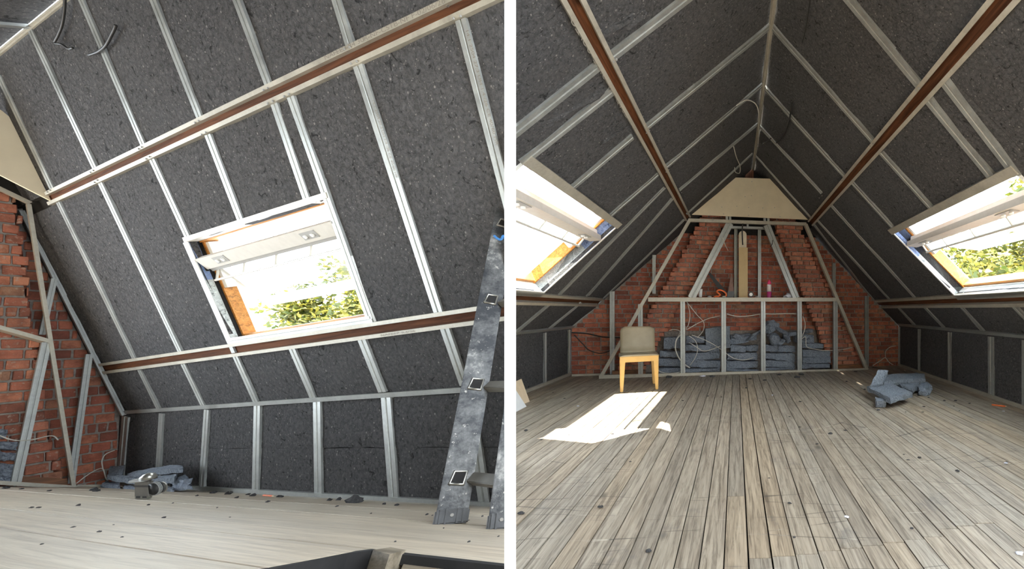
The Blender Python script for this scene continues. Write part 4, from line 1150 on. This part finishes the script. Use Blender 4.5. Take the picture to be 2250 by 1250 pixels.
# saws
def polyplate(name, pts, pl, th, mat, t): return put(name, MB().prism([RM.at(*p, pl) for p in pts], V((0, th, 0))), mat, RM, t)
sp = (SHP[0], SHP[1] - .05)
t = thing('hand_saw', RM, shelf(1583), 'black hand saw with an orange handle leaning on the shelf rail', 'saw')
polyplate('blade', [(1556, 602), (1561, 599), (1597, 641), (1594, 648), (1582, 640)], sp, .006, 'saw_blade', t)
sp2 = (SHP[0], SHP[1] - .045)
hp = [(1574, 640), (1578, 636), (1589, 638), (1597, 646), (1596, 653), (1590, 652), (1588, 645), (1580, 643), (1582, 648), (1585, 652), (1570, 653), (1571, 650), (1578, 649)]
hb = [shelf(*p) for p in ((1577, 652), (1582, 648), (1575, 641), (1580, 637), (1590, 640), (1596, 647), (1594, 652))]
put('handle', MB().tube(spline(hb, 4), .014, 8), 'orange', RM, t, smooth=True)
put('grip', MB().tube(spline([shelf(*p) for p in ((1569, 653), (1574, 651), (1580, 652))], 3), .014, 8), 'orange', RM, t, smooth=True)
t = thing('hand_saw', RM, shelf(1606), 'old rusty brown hand saw standing beside the orange-handled saw', 'saw')
polyplate('blade', [(1606, 602), (1609, 603), (1613, 640), (1600, 640)], sp, .006, 'saw_rust', t)
polyplate('handle', [(1599, 640), (1614, 640), (1612, 653), (1597, 653)], sp2, .03, 'black_plastic', t)
b = shelf(1650); t = thing('tape_roll', RM, b, 'small dark roll on the shelf rail beside the cardboard strip', 'roll')
put('ring', MB().tube([b + UP * .045 + V((0, -.03, 0)), b + UP * .045 + V((0, .03, 0))], .045, 16), 'black_plastic', RM, t)
put('label_face', MB().tube([b + UP * .045 + V((0, -.034, 0)), b + UP * .045 + V((0, -.029, 0))], .028, 12), 'cup_white', RM, t)
for x in (1559, 1591, 1664):
    b = shelf(x); o = put('plaster_lump', MB().add(*[(lambda m: (m.v, m.f))(MB().lathe(b, [(.03, 0), (.035, .008), (.022, .018), (.004, .022)], seg=9))][0]), 'reveal_white', RM)
    props(o, {1559: 'small white lump on the shelf rail beside the cup', 1591: 'small white lump on the shelf rail under the orange saw handle', 1664: 'small white lump on the shelf rail right of the dark roll'}[x], 'debris', 'white lumps on the shelf rail')

# ---- cables
def cable(name, fr, pts, r, mat, label, group=None, k=6):
    o = put(name, MB().tube(spline(pts, k), r, 6), mat, fr, smooth=True)
    return props(o, label, 'cable', group)
CP = (R_GF[0], R_GF[1] - .03); CB = (R_GF[0], R_GF[1] - .14)
def cp(pl, *ps): return [RM.at(*p, pl) for p in ps]
CG = 'cables hanging round the stud frame'
cable('cable', RM, cp(CB, (1511, 668), (1516, 690), (1513, 712), (1508, 724), (1530, 712), (1556, 700), (1582, 694)), .006, 'cable_white', 'grey cable curling beside the second stud under the shelf rail', CG)
cable('cable', RM, cp(CB, (1508, 662), (1530, 690), (1546, 708), (1545, 726), (1532, 742)), .006, 'cable_white', 'thin cable looping down below the saw', CG)
cable('cable', RM, cp(CP, (1498, 734), (1487, 745), (1484, 765), (1491, 785), (1504, 800), (1516, 808)), .011, 'cable_white', 'thick coil of pale cable hanging left of the second stud', CG)
cable('cable', RM, cp(CP, (1514, 738), (1527, 748), (1533, 765), (1528, 785), (1516, 803)), .006, 'cable_white', 'pale cable loop hanging right of the second stud', CG)
cable('cable', RM, cp(CP, (1514, 752), (1530, 762), (1545, 771), (1562, 768), (1583, 760)), .006, 'cable_white', 'pale cable drooping over the pale square batt', CG)
cable('cable', RM, cp(CP, (1520, 736), (1545, 745), (1570, 758), (1590, 772), (1610, 786), (1632, 791), (1655, 786)), .006, 'cable_white', 'long pale cable sagging across the middle of the heap', CG)
cable('cable', RM, cp(CB, (1597, 690), (1620, 695), (1645, 694), (1672, 690), (1700, 690), (1730, 689), (1750, 690)), .009, 'cable_white', 'bundle of cables running along the bricks under the shelf rail', CG)
cable('cable', RM, cp(CP, (1764, 695), (1769, 710), (1767, 728), (1760, 745), (1770, 740), (1772, 760), (1785, 766), (1815, 770), (1850, 768), (1873, 763)), .007, 'cable_white', 'pale cable hanging by the fifth stud and running right to the bricks', CG)
cable('cable', RM, cp(CB, (1470, 726), (1482, 724), (1494, 728), (1489, 740)), .006, 'cable_white', 'short cable bend above the left batts behind the chair', CG)
cable('cable', RM, cp(CP, (1440, 810), (1455, 818), (1475, 820), (1496, 817)), .006, 'cable_white', 'grey cable lying at the foot of the batts beside the chair', CG)
GB = (R_G[0], R_G[1] + .03)
cable('cable', RM, cp(GB, (1256, 731), (1290, 733), (1325, 740), (1366, 742)), .010, 'cable_black', 'dark cable crossing the bricks left of the chair', CG)
cable('cable', RM, cp(GB, (1262, 736), (1280, 755), (1296, 770), (1320, 776), (1342, 770)), .008, 'cable_black', 'dark cable sagging across the bricks left of the chair', CG)
cable('cable', RM, cp(GB, (1918, 803), (1935, 792), (1945, 786), (1955, 797), (1975, 808)) + [RM.at(1990, 815, R_FLOOR, .01)], .007, 'cable_white', 'pale cable curling onto the floor in the right gable corner', CG)
cable('cable', RM, cp(GB, (1946, 786), (1946, 772), (1955, 763), (1968, 760)), .007, 'cable_white', 'pale cable rising on the dark bricks in the right gable corner', CG)
SP = (R_SL[0], R_SL[1] + .05)
cable('cable', RM, [RM.at(*p, SP) for p in ((1618, 232), (1640, 220), (1660, 228), (1667, 250), (1667, 290), (1666, 316))], .006, 'cable_white', 'thin cable looping from the left slope to the ridge', CG)
cable('cable', RM, [RM.at(*p, SP) for p in ((1612, 322), (1618, 345), (1626, 365), (1625, 380), (1616, 378), (1614, 368))], .006, 'cable_white', 'pale cable loop dangling above the cream gypsum board', CG)
cable('cable', RM, [RM.at(*p, (R_GF[0], R_GF[1] - .02)) for p in ((1633, 488), (1631, 500), (1631, 520), (1632, 538))], .012, 'cable_black', 'black cable end hanging over the pale round-topped board', CG)
cable('cable', RM, [RM.at(*p, (R_GF[0], R_GF[1] + .03)) for p in ((1588, 522), (1592, 535), (1600, 551))], .005, 'cable_white', 'short wire sticking out of the left sloping stud', CG)
cable('cable', RM, [RM.at(*p, (R_GF[0], R_GF[1] + .03)) for p in ((1698, 527), (1697, 536), (1692, 542))], .006, 'cable_black', 'short dark wire on the right sloping stud', CG)
SP = (R_SR[0], R_SR[1] + .05)
cable('cable', RM, [RM.at(*p, SP) for p in ((1739, 222), (1737, 250), (1731, 275), (1722, 298), (1706, 314))], .009, 'cable_black', 'black cable hanging from the right slope near the ridge', CG)
cable('cable', RM, [RM.at(*p, SP) for p in ((1671, 290), (1672, 315), (1682, 313), (1694, 304))], .008, 'cable_black', 'short black cable hanging at the ridge over the gypsum board', CG)
cable('cable', RM, [RM.at(*p, SP) for p in ((1780, 0), (1775, 30), (1770, 65), (1762, 95))], .005, 'cable_black', 'thin dark wire running down the right slope beside the ridge', CG)

# ---- sheets at the left edge, pencil, crumbs
kp = (R_KL[0], R_KL[1] + .25)
a0 = [RM.at(*p, R_FLOOR) for p in ((1164, 880), (1100, 905))]
c = [RM.at(1164, 882, R_FLOOR), RM.at(1100, 908, R_FLOOR)]
c += [c[1] + V((-.05, .0, .22)), c[0] + V((-.1, .02, .25))]
props(put('mdf_offcut', MB().prism(c, V((-.012, 0, 0))), 'mdf', RM), 'tan board offcut leaning on the left knee wall behind the white offcut', 'board', 'board offcuts')
c = [RM.at(1157, 893, R_FLOOR), RM.at(1095, 925, R_FLOOR)]
c += [c[1] + V((-.04, .0, .26)), c[0] + V((-.1, -.06, .22))]
props(put('white_offcut', MB().prism(c, V((-.012, 0, 0))), 'cup_white', RM), 'white board offcut leaning at the left knee wall nearest the partition', 'board', 'board offcuts')
a, b = RM.at(2179, 889, R_FLOOR, .008), RM.at(2213, 893, R_FLOOR, .008)
t = thing('pencil', RM, (a + b) / 2, 'orange carpenter pencil on the planks by the right knee wall', 'pencil')
put('shaft', MB().tube([a, b + (a - b) * .12], .008, 6), 'orange', RM, t)
put('tip', MB().tube([b + (a - b) * .12, b], [.008, .001], 6), 'mdf', RM, t)
rc = random.Random(77)
spots = [(1544, 826), (1565, 827), (1712, 823), (1752, 828), (1648, 832), (1470, 828), (1880, 816), (1760, 822), (1680, 835), (1270, 892), (1215, 862), (1156, 945), (1350, 835), (1555, 870), (1500, 880), (1610, 848), (1860, 838), (1758, 882), (1697, 868), (1735, 915), (1757, 938), (1825, 952), (1858, 945), (1795, 975), (2040, 873), (2100, 880), (2130, 886), (2205, 903), (2096, 892), (2108, 902), (2030, 893), (2028, 905), (1986, 998), (2020, 1005), (2104, 1034), (1995, 1010), (2210, 1017), (2212, 1016), (1690, 1050), (1385, 1014), (1320, 1113), (1145, 1127), (1425, 1210), (2003, 1160), (1735, 1105), (2240, 1215), (1900, 855), (1930, 900), (2075, 880), (2120, 845), (1640, 852), (1585, 872), (1530, 838), (1990, 905), (1860, 1135), (1745, 1180), (1240, 875), (1190, 965), (1345, 952), (1250, 955)]
for i, p in enumerate(spots):
    s = rc.uniform(.007, .018) if i > 8 else rc.uniform(.025, .05)
    torn(RM, RM.at(*p, R_FLOOR, .004 + s * .18), (s, s * rc.uniform(.4, .9), s * rc.uniform(.2, .5)), 'grey crumb of insulation dropped on the planks of the room with the chair', 'insulation crumbs on the floor with the chair', 600 + i, 'felt' if i % 9 else 'cloth_white', 'insulation_crumb', cat='debris')

# ================================================================== LOOSE THINGS, ROOM WITH THE LADDER
def onl(h, *ps): return [LM.at(*p, L_FLOOR, h) for p in ps]
DL = 'loose batts on the floor behind the grinder'
def xl(x, *ps): return [LM.at(*p, plane3((-1, 0, 0), (x, 0, 0))) for p in ps]
def pile(lab, back, front, thick, mat='felt_blue', xb=.74, xf=.62, n=(7, 4, 2), amp=.004, arch=0.0, seed=1, rag=.004):
    """a batt seen a little from above: two pixels of its rear top edge, two of its front top edge, thickness in pixels"""
    c = xl(xb, *back) + xl(xf, front[1], front[0])
    batt('insulation_batt', LM, c, V((0, 0, -thick * .0037)), lab, DL, mat, n, amp, arch, seed, rag)
pile('upright pale batt strip at the left of the pile behind the grinder', ((241, 1025), (274, 1021)), ((236, 1044), (269, 1049)), 10, seed=120, xb=.78, xf=.70)
pile('batt slab slanting down in the middle of the pile behind the grinder', ((240, 1040), (300, 1046)), ((235, 1044), (298, 1055)), 11, seed=121, xb=.70, xf=.66)
pile('long arched batt lying on top of the pile behind the grinder', ((278, 1040), (402, 1021)), ((284, 1050), (404, 1028)), 10, seed=122, xb=.76, xf=.69, n=(10, 4, 2), arch=.018)
pile('batt slab under the arched one right of the grinder', ((330, 1046), (390, 1040)), ((336, 1053), (386, 1049)), 12, seed=123, xb=.72, xf=.65)
pile('dark batt wedge on the planks at the left foot of the pile', ((231, 1056), (261, 1060)), ((219, 1066), (263, 1066)), 15, 'felt_pile', seed=124, xb=.70, xf=.64)
pile('small batt block on the planks left of the grinder', ((272, 1066), (298, 1066)), ((270, 1070), (298, 1070)), 13, 'felt_pile', seed=125, xb=.68, xf=.64, n=(4, 3, 2))
pile('flat batt end on the planks right of the grinder', ((348, 1064), (380, 1070)), ((345, 1068), (382, 1074)), 9, seed=126, xb=.68, xf=.63, n=(5, 3, 2), rag=.006)
pile('ragged dark batt curl at the right end of the pile', ((381, 1046), (412, 1047)), ((381, 1054), (419, 1058)), 20, 'felt_pile', seed=127, xb=.74, xf=.66, n=(6, 4, 4), amp=.012, rag=.01)
# ---- angle grinder (axes along the view so that its battery end faces the viewer)
gp = LM.at(312, 1097, L_FLOOR); kz = (gp - LM.o).dot(LM.f) / F
gx, gz = LM.r, -LM.d; gy = LM.f
G = mapper(gp, gx * kz, gy * kz * .35, gz * kz)       # units: pixels at this distance
t = thing('angle_grinder', LM, gp, 'cordless angle grinder lying on the planks in front of the loose batts', 'power tool')
put('battery', hexm(MB(), G, -19, 15, 0, 26, 2, 41), 'grinder_grey', LM, t, bevel=3 * kz)
put('battery_foot', hexm(MB(), G, -16, 13, -2, 20, 0, 8), 'grinder_metal', LM, t, bevel=1.2 * kz)
for x in (-12, 2): put('vent_slot', hexm(MB(), G, x, x + 9, -3, 1, 3, 7), 'black_plastic', LM, t)
put('band', hexm(MB(), G, -18, 14, -1.5, 4, 27, 31), 'black_plastic', LM, t)
put('motor_body', MB().tube([G(20, 4, 21), G(20, 34, 22), G(19, 46, 23)], [13 * kz, 14 * kz, 9 * kz], 14), 'black_plastic', LM, t, smooth=True)
for y in (8, 14, 20): put('rib', MB().tube([G(20, y, 21), G(20, y + 2.5, 21)], 14.6 * kz, 14), 'plate_grey', LM, t)
put('collar_ring', MB().tube([G(27, 30, 22), G(27, 36, 22)], 12 * kz, 14), 'grinder_metal', LM, t)
put('gear_head', MB().lathe(G(9, 12, 43), [(11 * kz, 0), (11 * kz, 6 * kz), (8 * kz, 11 * kz), (3 * kz, 13 * kz)], gz, 14), 'grinder_metal', LM, t, smooth=True)
put('cutting_disc', MB().lathe(G(-2, 8, 42), [(18 * kz, 0), (18 * kz, 1.4 * kz)], gz, 28), 'alu', LM, t)
put('disc_nut', MB().lathe(G(-2, 8, 43.4), [(5 * kz, 0), (5 * kz, 3 * kz), (3 * kz, 6 * kz)], gz, 10), 'grinder_metal', LM, t)
# ---- pencil and crumbs
a, b = LM.at(579, 1088, L_FLOOR, .004), LM.at(603, 1090, L_FLOOR, .004)
t = thing('pencil', LM, (a + b) / 2, 'orange carpenter pencil on the planks by the knee wall in the ladder room', 'pencil')
put('shaft', MB().tube([a, b + (a - b) * .15], .006, 6), 'orange', LM, t); put('tip', MB().tube([b + (a - b) * .15, b], [.006, .001], 6), 'mdf', LM, t)
spl = [(12, 1072), (47, 1074), (120, 1068), (108, 1078), (118, 1060), (205, 1076), (212, 1078), (468, 1082), (502, 1084), (545, 1086), (556, 1088), (612, 1091), (618, 1091), (520, 1093), (724, 1098), (744, 1097), (778, 1100), (790, 1101), (844, 1107), (872, 1109), (588, 1102), (740, 1112), (477, 1115), (432, 1089), (172, 1110), (84, 1115), (68, 1115), (360, 1137), (380, 1105), (326, 1109), (249, 1153), (218, 1168), (160, 1158), (92, 1195), (268, 1180), (950, 1132), (938, 1130), (1030, 1143), (1060, 1134), (975, 1160), (1095, 1178), (505, 1136), (815, 1128), (868, 1190), (1030, 1190)]
for i, p in enumerate(spl):
    z = (LM.at(*p, L_FLOOR) - LM.o).dot(LM.f); s = z / F * rc.uniform(1.5, 3.5) if i > 20 else z / F * rc.uniform(3, 6)
    if i == 16: s = z / F * 13
    if i == 17: s = z / F * 7
    torn(LM, LM.at(*p, L_FLOOR, s * .3), (s, s * rc.uniform(.5, .9), s * rc.uniform(.45, .8)), 'dark crumb of insulation dropped on the planks of the ladder room', 'insulation crumbs on the floor with the ladder', 800 + i, 'felt', 'insulation_crumb', cat='debris')
# ---- cables
SPL = (L_S[0], L_S[1] + .03)
WG = 'wire ends hanging from the dark slope'
cable('cable', LM, [LM.at(*p, SPL) for p in ((143, -5), (141, 25), (136, 55), (127, 78), (120, 94), (135, 97), (150, 107), (160, 105))], .007, 'cable_black', 'grey wire end hanging at the ridge in the ladder room, left of two', WG)
cable('cable', LM, [LM.at(*p, SPL) for p in ((254, 55), (252, 62), (244, 78), (232, 100), (215, 114), (195, 121))], .008, 'cable_black', 'black wire end hanging from the dark slope, right of two', WG)
cable('cable', LM, [LM.at(*p, (L_G[0], L_G[1] + .03)) for p in ((168, 1062), (190, 1045), (212, 1032), (226, 1030), (232, 1048), (238, 1058))], .004, 'cable_white', 'pale cable at the foot of the dark brick in the ladder room', WG)
cable('cable', LM, [LM.at(*p, (L_G[0], L_G[1] + .03)) for p in ((226, 1030), (224, 1012), (232, 998), (252, 989))], .004, 'cable_white', 'pale cable rising on the dark brick in the ladder room', WG)
cable('cable', LM, [LM.at(*p, (L_GF[0], L_GF[1] + .01)) for p in ((-5, 955), (30, 967), (70, 966), (100, 959), (118, 958), (128, 967))], .005, 'cable_white', 'thin cable crossing the near flue in the ladder room', WG)
for i, (x0, y0, x1, y1) in enumerate(((-20, 936, 18, 965), (-20, 964, 42, 990), (-20, 988, 40, 1014), (-20, 1012, 38, 1060))):
    pl = (L_GF[0], L_GF[1] - .03)
    c = [LM.at(*p, pl) for p in ((x0, y0 + 4), (x1, y0 + 8), (x1 - 3, y1 - 2), (x0, y1 - 2))]
    batt('insulation_batt', LM, c, V((0, .06, 0)), ['topmost', 'upper', 'lower', 'lowest'][i] + ' insulation batt stacked at the left edge of the ladder room', 'batts stacked against the near flue', 'felt_pile', (6, 3, 3), .006, 0, 140 + i, .005)

# ---- ladder
def Lw(px, py, Z): return LM.o + (LM.r * ((px - CX) / F) + LM.d * ((py - CY) / F) + LM.f) * Z
def ldir(a, b): return (b - a).normalized()
zf = (LM.at(993, 1150, L_FLOOR) - LM.o).dot(LM.f)
P0 = Lw(993, 1132, zf); P1 = Lw(1126, 393, zf * 1.57); P1 = P0 + (P1 - P0) * 1.25
zr = zf * .93
Q0 = Lw(1102, 1142, zr); Q1 = Q0 + (P1 - P0) * .96
t = thing('ladder', LM, P0, 'paint-spattered dark aluminium ladder standing on the planks', 'ladder')
dl = ldir(P0, P1)
cam_l = LM.o
def stile(A, B, wpx, Z, nm, mat):
    nf = (cam_l - A); nf = (nf - dl * nf.dot(dl)).normalized()
    w_ = wpx / F * Z * .93
    m = MB().sweep(A, B, nf, [(-w_ / 2, -.03), (-w_ / 2, 0), (w_ / 2, 0), (w_ / 2, -.03)])
    o = put(nm, m, mat, LM, t, bevel=.002)
    return nf, w_
nf, wl = stile(P0, P1, 63, zf, 'stile', 'ladder_paint')
nfr, wr = stile(Q0, Q1, 54, zr, 'stile', 'ladder_paint')
al = dl.cross(nf).normalized()
if al.dot(LM.r) < 0: al = -al
for (hx, hy) in ((1007, 1050), (1046, 844), (1079, 658), (1105, 491), (1125, 345)):
    ray = LM.r * ((hx - CX) / F) + LM.d * ((hy - CY) / F) + LM.f
    h = cam_l + ray * (nf.dot(P0 - cam_l) / nf.dot(ray)); s = .034
    ringp = [(-1, -.8), (.8, -1), (1, .9), (-.6, 1)]
    pts = [h + al * a_ * s * .75 + dl * b_ * s * .75 + nf * .002 for a_, b_ in ringp]
    put('rung_rim', MB().tube(pts + [pts[0], pts[1]], .0055, 6), 'grinder_metal', LM, t, smooth=True)
    put('rung_hole_shade', MB().prism([h + al * a_ * s * .66 + dl * b_ * s * .66 + nf * .0012 for a_, b_ in ringp], -nf * .004), 'dark_void', LM, t)  # near-black plate painting the shade inside the open rung end
    k = (h - P0).dot(dl); r0 = h + al * wl * .42 - nf * .02; r1 = Q0 + dl * (k * .96 - .0) - nfr * .015
    put('rung', MB().sweep(r0, r1, nf, [(-.021, -.018), (-.021, .014), (.021, .014), (.021, -.018)]), 'grinder_grey', LM, t, bevel=.003)
for (A, w_, nn, nm) in ((P0, wl, nf, 'foot'), (Q0, wr, nfr, 'foot')):
    f0 = A - dl * .03; f1 = A + dl * .022
    ft = put(nm, MB().sweep(f0, f1, nn, [(-w_ * .54, -.036), (-w_ * .54, .006), (w_ * .54, .006), (w_ * .54, -.036)]), 'rubber', LM, t, bevel=.005)
    for k in (-.36, -.18, .18, .36): put('tread_rib', MB().sweep(f0 + al * w_ * k, f1 + al * w_ * k, nn, [(-.003, .004), (-.003, .0095), (.003, .0095), (.003, .004)]), 'rubber', LM, ft)
    put('rivet', MB().tube([A + nn * .005, A + nn * .009], .006, 10), 'grinder_grey', LM, ft)
R0 = [Lw(*p) for p in ((1130, 352, zf * 1.5), (1108, 365, zf * 1.5), (1096, 371, zf * 1.49), (1084, 376, zf * 1.48), (1081, 390, zf * 1.48))]
o = put('rope', MB().tube(spline(R0, 5), .007, 6), 'blue_rope', LM, smooth=True); props(o, 'blue rope end tied round the top of the ladder', 'rope', 'blue ropes on the ladder')
for e in ((1078, 388), (1084, 394), (1088, 385)):
    put('frayed_end', MB().tube([Lw(1083, 378, zf * 1.48), Lw(*e, zf * 1.48)], .0035, 5), 'blue_rope', LM, o)
R0 = [Lw(*p) for p in ((1086, 518, zf * 1.38), (1093, 524, zf * 1.37), (1101, 526, zf * 1.37), (1106, 518, zf * 1.37), (1112, 530, zf * 1.37))]
props(put('rope', MB().tube(spline(R0, 5), .006, 6), 'blue_rope', LM, smooth=True), 'knotted blue rope scrap on the ladder stile below the rope end', 'rope', 'blue ropes on the ladder')

# ================================================================== trim what runs into the partition
def trim_objects():
    for o, fr in CUT:
        if o.type != 'MESH' or fr is WORLD or o.name not in COL.objects: continue
        px = 1108.2 if fr is LM else 1132.0
        d = V(((px - CX) / F, 1, 0)); nrm = V((d.y, -d.x, 0)).normalized()     # points to the right
        keep = -1 if fr is LM else 1
        mw = (o.parent.matrix_world @ Matrix.Translation(o.location)) if o.parent else o.matrix_world
        s = [nrm.dot(mw @ v.co) * keep for v in o.data.vertices]
        if min(s) >= 0: continue
        if max(s) <= 0 and fr is LM:
            if not o.children: bpy.data.objects.remove(o)
            continue
        mi = mw.inverted(); m3 = mi.to_3x3()
        if o.data.users > 1: o.data = o.data.copy()
        def keep_part(planes):
            bm = bmesh.new(); bm.from_mesh(o.data)
            for pt, no in planes:
                r = bmesh.ops.bisect_plane(bm, geom=bm.verts[:] + bm.edges[:] + bm.faces[:], plane_co=mi @ pt, plane_no=m3 @ no, clear_inner=True)
                ed = [e for e in r['geom_cut'] if isinstance(e, bmesh.types.BMEdge)]
                if ed:
                    try: bmesh.ops.holes_fill(bm, edges=ed)
                    except Exception: pass
            me = bpy.data.meshes.new('x'); bm.to_mesh(me); bm.free(); return me
        def side(q):
            d = V(((q - CX) / F, 1, 0)); return V((d.y, -d.x, 0)).normalized()
        O = V((0, 0, 0))
        ms = [keep_part([(O, nrm * keep)])]
        if fr is RM:      # beyond the partition's far end the room runs on a little to the left, behind the other room's slope
            ms.append(keep_part([(O, -nrm), (O, side(870)), (V((0, 2.75, 0)), V((0, 1, 0)))]))
        bm = bmesh.new()
        for m in ms: bm.from_mesh(m)
        bm.to_mesh(o.data); bm.free()
        for m in ms: bpy.data.meshes.remove(m)
bpy.context.view_layer.update()
trim_objects()
for o in [o for o in COL.objects if o.type == 'MESH' and not o.data.vertices and not o.children]: bpy.data.objects.remove(o)
for o in list(bpy.data.objects):
    if '_o' in o: del o['_o']
